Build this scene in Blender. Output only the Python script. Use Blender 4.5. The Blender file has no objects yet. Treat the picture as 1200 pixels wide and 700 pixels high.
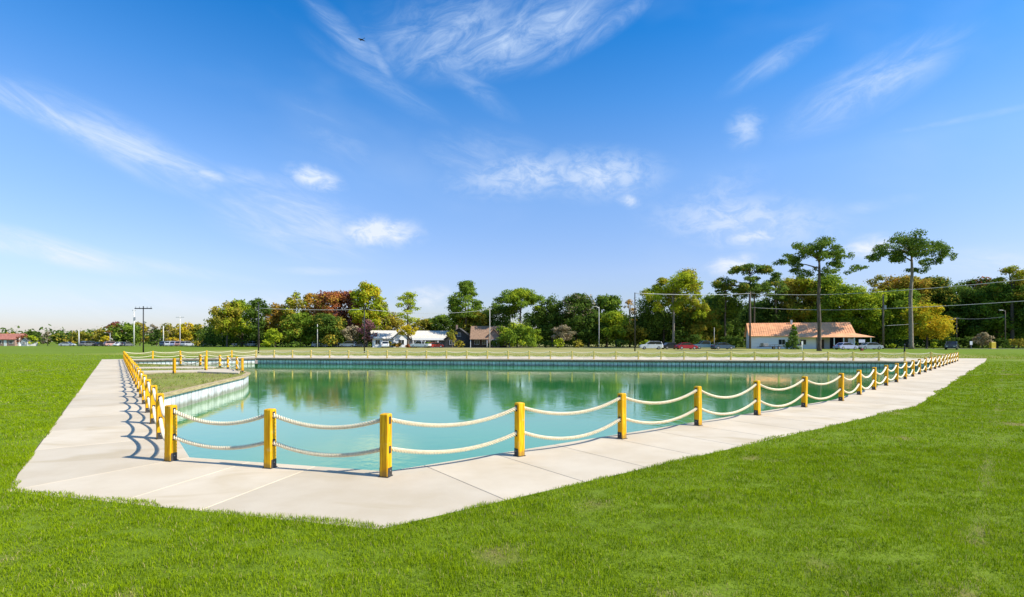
import bpy, math, random
import numpy as np
from mathutils import Vector
from mathutils.geometry import delaunay_2d_cdt

SC = bpy.context.scene
COL = SC.collection
R = math.radians

# ------------------------------------------------------------------ camera
cam_d = bpy.data.cameras.new('camera')
cam = bpy.data.objects.new('camera', cam_d)
COL.objects.link(cam)
cam.location = (0, 0, 2.0)
cam.rotation_euler = (R(90), 0, 0)
cam_d.sensor_width = 36
cam_d.lens = 18
cam_d.shift_y = 50 / 1200
cam_d.clip_start = 0.1
cam_d.clip_end = 6000
SC.camera = cam

# ------------------------------------------------------------------ view, render
SC.view_settings.view_transform = 'Standard'
SC.view_settings.look = 'None'
SC.view_settings.gamma = 1
SC.view_settings.use_curve_mapping = False
SC.view_settings.exposure = 0.95
SC.render.engine = 'CYCLES'
SC.cycles.use_denoising = True
SC.cycles.max_bounces = 6
SC.cycles.diffuse_bounces = 3
SC.cycles.glossy_bounces = 3
SC.cycles.transparent_max_bounces = 4
SC.cycles.caustics_reflective = False
SC.cycles.caustics_refractive = False

# ------------------------------------------------------------------ sun
SUN_EL, SUN_AZ = 43.0, 107.0          # azimuth clockwise from +Y
sun_d = bpy.data.lights.new('sun', 'SUN')
sun_d.energy = 3.45
sun_d.angle = R(0.53)
sun_d.color = (1.0, 0.94, 0.83)
sun = bpy.data.objects.new('sun', sun_d)
COL.objects.link(sun)
to_sun = Vector((math.sin(R(SUN_AZ)) * math.cos(R(SUN_EL)), math.cos(R(SUN_AZ)) * math.cos(R(SUN_EL)), math.sin(R(SUN_EL))))
sun.rotation_euler = to_sun.to_track_quat('Z', 'Y').to_euler()
sun.location = (60, -20, 80)

# ------------------------------------------------------------------ world: Nishita sky + cirrus and small cumulus by direction
def nd(nt, t, **kw):
    n = nt.nodes.new(t)
    for k, v in kw.items():
        if k == 'inp':
            for i, val in v.items():
                n.inputs[i].default_value = val
        else:
            setattr(n, k, v)
    return n

def mathn(nt, op, a, b=None, c=None, clamp=False):
    n = nt.nodes.new('ShaderNodeMath'); n.operation = op; n.use_clamp = clamp
    for i, v in enumerate((a, b, c)):
        if v is None: continue
        if isinstance(v, (int, float)): n.inputs[i].default_value = v
        else: nt.links.new(v, n.inputs[i])
    return n.outputs[0]

def smooth(nt, v, a, b, lo=0.0, hi=1.0):
    n = nt.nodes.new('ShaderNodeMapRange'); n.interpolation_type = 'SMOOTHSTEP'
    nt.links.new(v, n.inputs[0])
    for i, x in zip((1, 2, 3, 4), (a, b, lo, hi)): n.inputs[i].default_value = x
    return n.outputs[0]

def mixc(nt, fac, a, b, blend='MIX'):
    n = nt.nodes.new('ShaderNodeMix'); n.data_type = 'RGBA'; n.blend_type = blend
    for sock, v in ((n.inputs[0], fac), (n.inputs[6], a), (n.inputs[7], b)):
        if isinstance(v, (int, float)): sock.default_value = v
        elif isinstance(v, tuple): sock.default_value = (*v[:3], 1)
        else: nt.links.new(v, sock)
    return n.outputs[2]

def ramp(nt, v, stops):
    n = nt.nodes.new('ShaderNodeValToRGB')
    els = n.color_ramp.elements
    while len(els) < len(stops): els.new(0.5)
    for e, (p, c) in zip(els, stops):
        e.position = p; e.color = (*c[:3], 1)
    nt.links.new(v, n.inputs[0])
    return n.outputs[0]

world = bpy.data.worlds.new('World')
SC.world = world
world.use_nodes = True
nt = world.node_tree
bg = nt.nodes['Background']
sky = nd(nt, 'ShaderNodeTexSky', sky_type='NISHITA', sun_disc=False)
sky.sun_elevation = R(SUN_EL); sky.sun_rotation = R(SUN_AZ)
sky.air_density = 1.0; sky.dust_density = 0.3; sky.ozone_density = 2.0
tc = nt.nodes.new('ShaderNodeTexCoord')
sep = nt.nodes.new('ShaderNodeSeparateXYZ'); nt.links.new(tc.outputs['Generated'], sep.inputs[0])
az = mathn(nt, 'ARCTAN2', sep.outputs[0], sep.outputs[1])
el = mathn(nt, 'ARCSINE', sep.outputs[2])
ae = nt.nodes.new('ShaderNodeCombineXYZ'); nt.links.new(az, ae.inputs[0]); nt.links.new(el, ae.inputs[1])
# clear, deep sky: more saturated towards the top of view, pale at the horizon
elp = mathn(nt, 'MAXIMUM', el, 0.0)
tint = ramp(nt, mathn(nt, 'DIVIDE', elp, 1.2), [(0.0, (0.58, 0.56, 0.70)), (0.05, (0.74, 0.72, 0.88)), (0.11, (0.90, 0.88, 1.06)), (0.25, (0.84, 1.07, 1.34)), (0.36, (0.40, 0.96, 1.42)), (0.45, (0.12, 0.82, 1.40)), (0.58, (0.12, 0.78, 1.36)), (0.75, (0.42, 0.88, 1.26)), (1.0, (0.66, 0.94, 1.18))])  # upper stops, out of view, set redder to neutralise blue shadow fill
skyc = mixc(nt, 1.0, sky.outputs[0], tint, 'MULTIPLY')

def noise_ae(rot, sx, sy, detail, rough, dist, off):
    m = nd(nt, 'ShaderNodeMapping'); m.inputs['Rotation'].default_value = (0, 0, R(rot)); m.inputs['Scale'].default_value = (sx, sy, 1); m.inputs['Location'].default_value = (off, off * 0.7, 0)
    # rotate first, then stretch
    r0 = nd(nt, 'ShaderNodeVectorRotate', rotation_type='Z_AXIS'); r0.inputs['Angle'].default_value = R(rot)
    nt.links.new(ae.outputs[0], r0.inputs['Vector'])
    m.inputs['Rotation'].default_value = (0, 0, 0)
    nt.links.new(r0.outputs[0], m.inputs[0])
    n = nd(nt, 'ShaderNodeTexNoise'); n.inputs['Scale'].default_value = 1; n.inputs['Detail'].default_value = detail; n.inputs['Roughness'].default_value = rough; n.inputs['Distortion'].default_value = dist
    nt.links.new(m.outputs[0], n.inputs['Vector'])
    return n.outputs[0]

N_down = smooth(nt, noise_ae(18, 8, 30, 9, 0.68, 0.6, 1.3), 0.34, 0.74)     # wisps running down to the right
N_up = smooth(nt, noise_ae(-20, 10, 28, 9, 0.68, 0.8, 4.1), 0.32, 0.76)      # wisps running up to the right
N_puff = smooth(nt, noise_ae(4, 26, 44, 9, 0.66, 0.5, 7.7), 0.34, 0.66)     # small cumulus
N_veil = smooth(nt, noise_ae(6, 2.2, 5.0, 4, 0.55, 0.3, 2.2), 0.5, 0.95)    # thin veil everywhere
NZ = {'d': N_down, 'u': N_up, 'p': N_puff}
# clouds: direction given as (right, up) tangents, size, roll in degrees, strength, texture
CLOUDS = [(-0.93, 0.455, 0.20, 0.034, -17, 0.95, 'd'), (-0.74, 0.375, 0.22, 0.052, -20, 0.9, 'd'), (-0.64, 0.345, 0.14, 0.030, -16, 0.8, 'd'), (-0.60, 0.325, 0.06, 0.02, -8, 0.7, 'p'),
          (-0.50, 0.315, 0.16, 0.022, -3, 0.5, 'd'), (-0.385, 0.318, 0.062, 0.028, -8, 1.0, 'p'), (-0.26, 0.213, 0.095, 0.036, 2, 1.15, 'p'),
          (-0.42, 0.235, 0.18, 0.075, -12, 0.8, 'd'), (-0.93, 0.185, 0.22, 0.030, -11, 1.5, 'd'), (-0.72, 0.150, 0.25, 0.016, -6, 0.45, 'd'),
          (-0.36, 0.137, 0.10, 0.010, 2, 0.5, 'd'), (-0.32, 0.595, 0.10, 0.030, -28, 0.75, 'd'), (-0.265, 0.56, 0.055, 0.020, -52, 0.6, 'd'),
          (-0.10, 0.595, 0.22, 0.085, 8, 0.75, 'u'), (0.02, 0.60, 0.22, 0.070, 14, 1.0, 'u'), (0.0, 0.575, 0.12, 0.03, 10, 0.6, 'p'), (0.17, 0.605, 0.15, 0.026, 22, 0.55, 'u'), (-0.10, 0.52, 0.13, 0.03, -32, 0.35, 'd'),
          (-0.25, 0.50, 0.16, 0.03, -22, 0.28, 'd'), (0.70, 0.50, 0.19, 0.060, 17, 0.72, 'u'), (0.52, 0.55, 0.12, 0.028, 20, 0.45, 'u'), (0.89, 0.435, 0.18, 0.008, -1, 0.3, 'd'),
          (0.455, 0.415, 0.042, 0.040, 30, 0.55, 'p'), (0.03, 0.325, 0.17, 0.050, 5, 0.66, 'p'), (0.17, 0.325, 0.14, 0.055, -3, 0.7, 'p'), (-0.06, 0.36, 0.14, 0.06, 0, 0.3, 'd'),
          (0.225, 0.275, 0.030, 0.016, -14, 0.8, 'p'), (0.45, 0.235, 0.20, 0.060, -8, 0.64, 'p'), (0.40, 0.28, 0.10, 0.05, 20, 0.3, 'p'), (0.47, 0.205, 0.09, 0.024, 4, 0.8, 'p'),
          (0.43, 0.150, 0.06, 0.024, 8, 0.95, 'p'), (0.70, 0.185, 0.06, 0.026, 4, 1.0, 'p'), (0.95, 0.155, 0.16, 0.035, -4, 0.6, 'd'), (0.68, 0.26, 0.12, 0.016, 4, 0.25, 'd'),
          (-0.16, 0.085, 0.07, 0.03, 0, 0.7, 'p'), (-0.80, 0.07, 0.34, 0.05, 0, 0.55, 'd'), (-0.45, 0.06, 0.30, 0.04, 0, 0.6, 'd'), (-0.35, 0.40, 0.14, 0.05, -30, 0.22, 'd')]
dens = mathn(nt, 'MULTIPLY', N_veil, 0.20)
for (u, v, su, sv, roll, st, tx) in CLOUDS:
    a0 = math.atan(u); e0 = math.atan(v / math.sqrt(1 + u * u))
    ka = math.cos(a0) ** 1.6; ke = math.cos(a0) * math.cos(e0) ** 1.5
    m = nd(nt, 'ShaderNodeMapping', vector_type='TEXTURE')
    m.inputs['Location'].default_value = (a0, e0, 0); m.inputs['Rotation'].default_value = (0, 0, R(roll)); m.inputs['Scale'].default_value = (su * ka, sv * ke, 1)
    nt.links.new(ae.outputs[0], m.inputs[0])
    ln = nd(nt, 'ShaderNodeVectorMath', operation='LENGTH'); nt.links.new(m.outputs[0], ln.inputs[0])
    mask = smooth(nt, ln.outputs['Value'], 1.25, 0.05, 0.0, st)
    if tx == 'p':    # the noise eats into the outline
        k = mathn(nt, 'MULTIPLY', mask, mathn(nt, 'ADD', mathn(nt, 'MULTIPLY', NZ[tx], 0.75), mathn(nt, 'MULTIPLY', mask, 0.45)))
    else:
        k = mathn(nt, 'MULTIPLY', mask, mathn(nt, 'ADD', mathn(nt, 'MULTIPLY', NZ[tx], 0.70), 0.16))
    dens = mathn(nt, 'MAXIMUM', dens, k)
    if tx != 'p':
        pass
dens = mathn(nt, 'MINIMUM', dens, 0.95)
cloudc = mixc(nt, smooth(nt, el, 0.0, 0.6), (5.6, 5.9, 6.4), (4.4, 5.4, 6.8))
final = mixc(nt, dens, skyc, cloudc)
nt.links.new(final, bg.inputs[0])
bg.inputs[1].default_value = 0.082

# ------------------------------------------------------------------ helpers: things, meshes
ORD = ['zeroth', 'first', 'second', 'third', 'fourth', 'fifth', 'sixth', 'seventh', 'eighth', 'ninth', 'tenth', 'eleventh', 'twelfth', 'thirteenth', 'fourteenth', 'fifteenth', 'sixteenth', 'seventeenth', 'eighteenth', 'nineteenth']
def ordinal(n):
    if n < 20: return ORD[n]
    t = {2: 'twent', 3: 'thirt', 4: 'fort'}[n // 10]
    return t + 'ieth' if n % 10 == 0 else t + 'y-' + ORD[n % 10]

def tag(o, label=None, cat=None, group=None, kind=None):
    if label: o['label'] = label
    if cat: o['category'] = cat
    if group: o['group'] = group
    if kind: o['kind'] = kind
    return o

def empty(name, loc=(0, 0, 0), rz=0.0, label=None, cat=None, group=None, kind=None):
    o = bpy.data.objects.new(name, None); COL.objects.link(o)
    o.empty_display_size = 0.2
    o.location = loc; o.rotation_euler = (0, 0, rz)
    return tag(o, label, cat, group, kind)

def link(name, mesh, parent=None, loc=(0, 0, 0), rz=0.0):
    o = bpy.data.objects.new(name, mesh); COL.objects.link(o)
    o.location = loc; o.rotation_euler = (0, 0, rz)
    if parent: o.parent = parent
    return o

class MB:
    def __init__(s): s.v = []; s.f = []
    def add(s, vs, fs):
        b = len(s.v); s.v += [tuple(p) for p in vs]; s.f += [tuple(b + i for i in f) for f in fs]; return s
    def box(s, x0, x1, y0, y1, z0, z1):
        return s.add([(x0, y0, z0), (x1, y0, z0), (x1, y1, z0), (x0, y1, z0), (x0, y0, z1), (x1, y0, z1), (x1, y1, z1), (x0, y1, z1)],
                     [(0, 3, 2, 1), (4, 5, 6, 7), (0, 1, 5, 4), (1, 2, 6, 5), (2, 3, 7, 6), (3, 0, 4, 7)])
    def prism(s, poly, z0, z1, ch=0.0):
        """closed prism over a counter-clockwise xy polygon; z1 may be a list per vertex; ch chamfers the top edge"""
        n = len(poly); z1s = z1 if isinstance(z1, (list, tuple)) else [z1] * n
        vs = [(x, y, z0) for x, y in poly] + [(x, y, z - ch) for (x, y), z in zip(poly, z1s)]
        fs = [tuple(range(n - 1, -1, -1))] + [(i, (i + 1) % n, n + (i + 1) % n, n + i) for i in range(n)]
        if ch > 0:
            ins = offset_poly(poly, -ch)
            vs += [(x, y, z) for (x, y), z in zip(ins, z1s)]
            fs += [(n + i, n + (i + 1) % n, 2 * n + (i + 1) % n, 2 * n + i) for i in range(n)] + [tuple(range(2 * n, 3 * n))]
        else:
            fs += [tuple(range(n, 2 * n))]
        return s.add(vs, fs)
    def tube(s, pts, rads, sides=8, cap=True):
        pts = [Vector(p) for p in pts]
        if isinstance(rads, (int, float)): rads = [rads] * len(pts)
        vs = []; n = len(pts); up = Vector((0, 0, 1)); prev = None
        for i, p in enumerate(pts):
            t = (pts[min(i + 1, n - 1)] - pts[max(i - 1, 0)]).normalized()
            if prev is None:
                a = t.cross(up if abs(t.z) < 0.9 else Vector((1, 0, 0))).normalized()
            else:
                a = (prev - t * prev.dot(t)).normalized()
            prev = a; b = t.cross(a)
            for k in range(sides):
                q = 2 * math.pi * k / sides
                vs.append(p + (a * math.cos(q) + b * math.sin(q)) * rads[i])
        fs = [(i * sides + k, i * sides + (k + 1) % sides, (i + 1) * sides + (k + 1) % sides, (i + 1) * sides + k) for i in range(n - 1) for k in range(sides)]
        if cap:
            fs += [tuple(range(sides - 1, -1, -1)), tuple((n - 1) * sides + k for k in range(sides))]
        return s.add(vs, fs)
    def profile(s, prof, hw, inset=0.06, edge=0.08):
        """solid from an xz side profile: full size inside, shrunk at y = +-hw"""
        cx = sum(p[0] for p in prof) / len(prof); cz = sum(p[1] for p in prof) / len(prof); n = len(prof)
        def ring(k, y): return [(cx + (x - cx) * (1 - k), y, cz + (z - cz) * (1 - k)) for x, z in prof]
        vs = ring(inset, -hw) + ring(0, -hw + edge) + ring(0, hw - edge) + ring(inset, hw)
        fs = [tuple(range(n)), tuple(range(4 * n - 1, 3 * n - 1, -1))]
        for r in range(3):
            fs += [(r * n + (i + 1) % n, r * n + i, (r + 1) * n + i, (r + 1) * n + (i + 1) % n) for i in range(n)]
        return s.add(vs, fs)
    def mesh(s, name, mat=None, smooth=False):
        m = bpy.data.meshes.new(name); m.from_pydata(s.v, [], s.f)
        if mat: m.materials.append(mat)
        if smooth: m.polygons.foreach_set('use_smooth', [True] * len(m.polygons))
        m.update(); return m
    def build(s, name, mat, parent=None, loc=(0, 0, 0), rz=0.0, smooth=False):
        return link(name, s.mesh(name, mat, smooth), parent, loc, rz)

def np_mesh(name, verts, faces, mat, smooth=False):
    """verts (n,3), faces (m,k) with one k"""
    m = bpy.data.meshes.new(name); k = faces.shape[1]
    m.vertices.add(len(verts)); m.vertices.foreach_set('co', np.ascontiguousarray(verts, np.float32).ravel())
    m.loops.add(faces.size); m.loops.foreach_set('vertex_index', np.ascontiguousarray(faces, np.int32).ravel())
    m.polygons.add(len(faces)); m.polygons.foreach_set('loop_start', np.arange(0, faces.size, k, dtype=np.int32))
    if smooth: m.polygons.foreach_set('use_smooth', np.ones(len(faces), bool))
    m.materials.append(mat); m.update(calc_edges=True); return m

def offset_sides(poly, ds):
    """offset side i (vertex i to i+1) of a counter-clockwise polygon outwards by ds[i]"""
    n = len(poly); L = []; out = []
    for i in range(n):
        a, b = Vector(poly[i]), Vector(poly[(i + 1) % n]); e = (b - a).normalized(); nr = Vector((e.y, -e.x)); L.append((a + nr * ds[i], e))
    for i in range(n):
        (p, u), (q, v) = L[i - 1], L[i]; k = u.x * v.y - u.y * v.x; w = q - p; t = (w.x * v.y - w.y * v.x) / k
        r = p + u * t; out.append((r.x, r.y))
    return out
def offset_poly(poly, d):
    """offset a counter-clockwise polygon outwards by d (mitred)"""
    n = len(poly); out = []
    for i in range(n):
        p0, p1, p2 = Vector(poly[i - 1]), Vector(poly[i]), Vector(poly[(i + 1) % n])
        e1 = (p1 - p0).normalized(); e2 = (p2 - p1).normalized()
        n1 = Vector((e1.y, -e1.x)); n2 = Vector((e2.y, -e2.x))
        b = (n1 + n2); b = b / max(b.dot(n1), 0.2)
        out.append((p1.x + b.x * d, p1.y + b.y * d))
    return out

rng0 = np.random.default_rng(5)
_TAB = rng0.random((256, 256))
def vnoise(x, y):
    xi = np.floor(x).astype(int); yi = np.floor(y).astype(int); fx = x - xi; fy = y - yi
    fx = fx * fx * (3 - 2 * fx); fy = fy * fy * (3 - 2 * fy)
    t = lambda a, b: _TAB[a & 255, b & 255]
    return (t(xi, yi) * (1 - fx) + t(xi + 1, yi) * fx) * (1 - fy) + (t(xi, yi + 1) * (1 - fx) + t(xi + 1, yi + 1) * fx) * fy
def fnoise(x, y, oct=4):
    s = 0; a = 0.5; f = 1.0
    for i in range(oct):
        s = s + a * vnoise(x * f + 13.7 * i, y * f + 7.1 * i); a *= 0.5; f *= 2.03
    return s

# ------------------------------------------------------------------ materials
def new_mat(name):
    m = bpy.data.materials.new(name); m.use_nodes = True
    return m, m.node_tree, m.node_tree.nodes['Principled BSDF']

def mat(name, col, rough=0.7, var=0.12, scale=6.0, bump=0.0, bscale=60.0, metal=0.0, spec=0.4, stretch=(1, 1, 1)):
    m, t, b = new_mat(name)
    b.inputs['Roughness'].default_value = rough; b.inputs['Metallic'].default_value = metal
    b.inputs['Specular IOR Level'].default_value = spec
    co = t.nodes.new('ShaderNodeTexCoord'); mp = t.nodes.new('ShaderNodeMapping'); mp.inputs['Scale'].default_value = stretch
    t.links.new(co.outputs['Object'], mp.inputs[0])
    n = nd(t, 'ShaderNodeTexNoise'); n.inputs['Scale'].default_value = scale; n.inputs['Detail'].default_value = 6; t.links.new(mp.outputs[0], n.inputs['Vector'])
    lo = tuple(c * (1 - var * 1.6) for c in col); hi = tuple(min(1, c * (1 + var)) for c in col)
    t.links.new(mixc(t, smooth(t, n.outputs[0], 0.3, 0.7), lo, hi), b.inputs['Base Color'])
    if bump:
        n2 = nd(t, 'ShaderNodeTexNoise'); n2.inputs['Scale'].default_value = bscale; n2.inputs['Detail'].default_value = 4; t.links.new(mp.outputs[0], n2.inputs['Vector'])
        bp = nd(t, 'ShaderNodeBump'); bp.inputs['Strength'].default_value = bump; bp.inputs['Distance'].default_value = 0.01
        t.links.new(n2.outputs[0], bp.inputs['Height']); t.links.new(bp.outputs[0], b.inputs['Normal'])
    return m

M = {}
M['yellow'] = mat('yellow_stained_timber', (0.86, 0.46, 0.008), 0.6, 0.10, 5, 0.2, 30, spec=0.15, stretch=(14, 14, 1))
M['bracket'] = mat('dark_steel', (0.045, 0.043, 0.042), 0.5, 0.2, 20, 0.1)
M['rope'] = mat('manila_rope', (0.84, 0.72, 0.50), 0.9, 0.12, 30, 0.3, 160)
M['timber_cap'] = mat('weathered_timber', (0.50, 0.38, 0.20), 0.75, 0.25, 3, 0.2, 30, stretch=(1, 12, 12))
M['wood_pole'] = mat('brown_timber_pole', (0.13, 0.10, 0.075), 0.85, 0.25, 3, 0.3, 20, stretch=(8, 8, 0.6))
M['black_pole'] = mat('black_painted_pole', (0.018, 0.018, 0.02), 0.5, 0.2, 4)
M['white_pole'] = mat('pale_concrete_pole', (0.62, 0.60, 0.55), 0.7, 0.12, 3)
M['grey_metal'] = mat('grey_metal', (0.35, 0.36, 0.37), 0.45, 0.15, 6, metal=0.6)
M['wire'] = mat('cable', (0.42, 0.43, 0.42), 0.5, 0.1, 2)
M['bark'] = mat('bark', (0.12, 0.095, 0.07), 0.95, 0.35, 2.5, 0.6, 12, stretch=(4, 4, 0.8))
M['bark_pale'] = mat('pale_bark', (0.27, 0.22, 0.17), 0.95, 0.3, 2.5, 0.6, 12, stretch=(4, 4, 0.8))
M['asphalt'] = mat('asphalt', (0.085, 0.085, 0.088), 0.9, 0.15, 0.6, 0.2, 40)
M['road_paint'] = mat('road_paint', (0.6, 0.55, 0.4), 0.7, 0.15, 3)
M['white_wall'] = mat('white_siding', (0.84, 0.83, 0.80), 0.7, 0.05, 2, 0.1, 20, stretch=(0.2, 0.2, 6))
M['cream_roof'] = mat('cream_roof', (0.66, 0.60, 0.50), 0.7, 0.12, 2.5, 0.2, 20)
M['tan_roof'] = mat('tan_shingle', (0.30, 0.185, 0.115), 0.85, 0.2, 3, 0.4, 24)
M['grey_roof'] = mat('grey_shingle', (0.09, 0.088, 0.085), 0.85, 0.25, 3, 0.4, 24)
M['orange_roof'] = mat('rusty_orange_metal', (0.90, 0.42, 0.19), 0.6, 0.12, 0.7, 0.1, 10)
M['red_roof'] = mat('faded_red_roof', (0.42, 0.16, 0.11), 0.8, 0.2, 2, 0.2, 10)
M['brick'] = mat('tan_brick_wall', (0.36, 0.24, 0.19), 0.85, 0.2, 4, 0.3, 20)
M['brown_wall'] = mat('brown_wall', (0.09, 0.065, 0.05), 0.85, 0.2, 3)
M['dark_wall'] = mat('dark_timber_wall', (0.05, 0.047, 0.043), 0.85, 0.25, 3)
M['grey_wall'] = mat('grey_siding', (0.46, 0.46, 0.47), 0.75, 0.08, 2, 0.1, 20, stretch=(0.3, 0.3, 6))
M['trim'] = mat('white_trim', (0.8, 0.79, 0.76), 0.6, 0.05, 4)
M['glass'] = mat('window_glass', (0.02, 0.025, 0.03), 0.06, 0.1, 2, spec=0.6)
M['tyre'] = mat('tyre_rubber', (0.02, 0.02, 0.02), 0.85, 0.2, 8)
M['rim'] = mat('wheel_rim', (0.45, 0.45, 0.46), 0.35, 0.1, 8, metal=0.7)
M['lamp_red'] = mat('red_lens', (0.4, 0.01, 0.01), 0.2, 0.1, 6)
M['lamp_clear'] = mat('clear_lens', (0.75, 0.75, 0.72), 0.15, 0.05, 6)
M['bird'] = mat('dark_feather', (0.02, 0.02, 0.022), 0.8, 0.2, 6)
M['sign_blue'] = mat('pale_blue_sign', (0.62, 0.60, 0.75), 0.5, 0.1, 3)
M['sign_red'] = mat('red_sign_panel', (0.30, 0.05, 0.03), 0.6, 0.2, 3)
M['yellow_paint'] = mat('yellow_paint', (0.75, 0.55, 0.04), 0.5, 0.1, 3)
def paint(n, c): M[n] = mat('car_paint_' + n, c, 0.22, 0.05, 2, spec=0.6)
for n, c in (('p_white', (0.75, 0.77, 0.78)), ('p_silver', (0.42, 0.45, 0.50)), ('p_black', (0.025, 0.03, 0.03)), ('p_red', (0.30, 0.012, 0.025)), ('p_blue', (0.05, 0.09, 0.14)),
             ('p_teal', (0.10, 0.19, 0.25)), ('p_lilac', (0.42, 0.44, 0.62)), ('p_rose', (0.50, 0.30, 0.27)), ('p_grey', (0.16, 0.17, 0.18)), ('p_scarlet', (0.42, 0.03, 0.02))): paint(n, c)

def concrete():
    m, t, b = new_mat('pale_concrete')
    co = t.nodes.new('ShaderNodeTexCoord'); geo = t.nodes.new('ShaderNodeNewGeometry')
    n = nd(t, 'ShaderNodeTexNoise'); n.inputs['Scale'].default_value = 0.7; n.inputs['Detail'].default_value = 7; n.inputs['Roughness'].default_value = 0.6
    t.links.new(geo.outputs['Position'], n.inputs['Vector'])
    n2 = nd(t, 'ShaderNodeTexNoise'); n2.inputs['Scale'].default_value = 55; n2.inputs['Detail'].default_value = 3; t.links.new(geo.outputs['Position'], n2.inputs['Vector'])
    c = mixc(t, smooth(t, n.outputs[0], 0.28, 0.72), (0.545, 0.45, 0.315), (0.63, 0.54, 0.405))
    c = mixc(t, smooth(t, n2.outputs[0], 0.35, 0.75, 0, 0.10), c, (0.42, 0.37, 0.30))
    # tan stains
    n3 = nd(t, 'ShaderNodeTexNoise'); n3.inputs['Scale'].default_value = 0.45; n3.inputs['Detail'].default_value = 4; n3.inputs['Distortion'].default_value = 1.2
    mp = t.nodes.new('ShaderNodeMapping'); mp.inputs['Location'].default_value = (4.3, 1.7, 0); mp.inputs['Scale'].default_value = (1, 2.2, 1)
    t.links.new(geo.outputs['Position'], mp.inputs[0]); t.links.new(mp.outputs[0], n3.inputs['Vector'])
    c = mixc(t, smooth(t, n3.outputs[0], 0.54, 0.72, 0, 0.60), c, (0.47, 0.375, 0.235))
    # each slab a slightly different pour
    oi = t.nodes.new('ShaderNodeObjectInfo')
    hs = nd(t, 'ShaderNodeHueSaturation'); t.links.new(c, hs.inputs['Color'])
    t.links.new(smooth(t, oi.outputs['Random'], 0, 1, 0.93, 1.05), hs.inputs['Value'])
    t.links.new(hs.outputs[0], b.inputs['Base Color'])
    b.inputs['Roughness'].default_value = 0.85; b.inputs['Specular IOR Level'].default_value = 0.25
    bp = nd(t, 'ShaderNodeBump'); bp.inputs['Strength'].default_value = 0.25; bp.inputs['Distance'].default_value = 0.004
    t.links.new(n2.outputs[0], bp.inputs['Height']); t.links.new(bp.outputs[0], b.inputs['Normal'])
    return m
M['concrete'] = concrete()
M['joint'] = mat('joint_sand', (0.20, 0.165, 0.12), 0.95, 0.2, 6)

def pile_mat():
    m, t, b = new_mat('pale_sheet_pile')
    geo = t.nodes.new('ShaderNodeNewGeometry'); s = t.nodes.new('ShaderNodeSeparateXYZ'); t.links.new(geo.outputs['Position'], s.inputs[0])
    n = nd(t, 'ShaderNodeTexNoise'); n.inputs['Scale'].default_value = 2.0; n.inputs['Detail'].default_value = 6; t.links.new(geo.outputs['Position'], n.inputs['Vector'])
    c = mixc(t, smooth(t, n.outputs[0], 0.3, 0.7), (0.66, 0.63, 0.64), (0.80, 0.76, 0.76))
    line = mathn(t, 'ADD', s.outputs[2], mathn(t, 'MULTIPLY', mathn(t, 'SUBTRACT', n.outputs[0], 0.5), 0.35))
    c = mixc(t, smooth(t, line, -0.42, -0.62, 0, 0.75), c, (0.20, 0.20, 0.11))      # tide stain just above the water
    oi = t.nodes.new('ShaderNodeObjectInfo'); hs = nd(t, 'ShaderNodeHueSaturation'); t.links.new(c, hs.inputs['Color']); t.links.new(smooth(t, oi.outputs['Random'], 0, 1, 0.86, 1.06), hs.inputs['Value'])
    t.links.new(hs.outputs[0], b.inputs['Base Color']); b.inputs['Roughness'].default_value = 0.55
    return m
M['pile'] = pile_mat()

def lawn_mat():
    m, t, b = new_mat('lawn_turf')
    geo = t.nodes.new('ShaderNodeNewGeometry'); P = geo.outputs['Position']
    def nz(sc, de=5, ro=0.55, st=None):
        v = P
        if st:
            mp = t.nodes.new('ShaderNodeMapping'); mp.inputs['Scale'].default_value = st; t.links.new(P, mp.inputs[0]); v = mp.outputs[0]
        n = nd(t, 'ShaderNodeTexNoise'); n.inputs['Scale'].default_value = sc; n.inputs['Detail'].default_value = de; n.inputs['Roughness'].default_value = ro
        t.links.new(v, n.inputs['Vector']); return n.outputs[0]
    big = nz(0.09, 4); mid = nz(0.9, 5); fine = nz(14, 4, 0.7)
    c = mixc(t, smooth(t, mid, 0.3, 0.7), (0.128, 0.190, 0.012), (0.180, 0.255, 0.020))
    c = mixc(t, smooth(t, big, 0.35, 0.65, 0, 0.5), c, (0.185, 0.260, 0.026))
    c = mixc(t, smooth(t, fine, 0.35, 0.75, 0.0, 0.45), c, (0.06, 0.095, 0.008))
    # drier, yellowed pasture on the road side of the pond
    at = nd(t, 'ShaderNodeAttribute'); at.attribute_name = 'dry'
    dn = nz(0.16, 5, 0.6, (0.35, 1.6, 1))
    dryc = mixc(t, smooth(t, dn, 0.35, 0.68), (0.26, 0.27, 0.060), (0.42, 0.34, 0.16))
    c = mixc(t, mathn(t, 'MULTIPLY', at.outputs['Fac'], smooth(t, dn, 0.22, 0.55, 0.35, 1.0)), c, dryc)
    # worn soil
    so = nd(t, 'ShaderNodeAttribute'); so.attribute_name = 'soil'
    c = mixc(t, so.outputs['Fac'], c, (0.25, 0.18, 0.075))
    t.links.new(c, b.inputs['Base Color']); b.inputs['Roughness'].default_value = 0.95; b.inputs['Specular IOR Level'].default_value = 0.1
    bp = nd(t, 'ShaderNodeBump'); bp.inputs['Strength'].default_value = 0.7; bp.inputs['Distance'].default_value = 0.03
    t.links.new(fine, bp.inputs['Height']); t.links.new(bp.outputs[0], b.inputs['Normal'])
    return m
M['lawn'] = lawn_mat()

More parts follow.
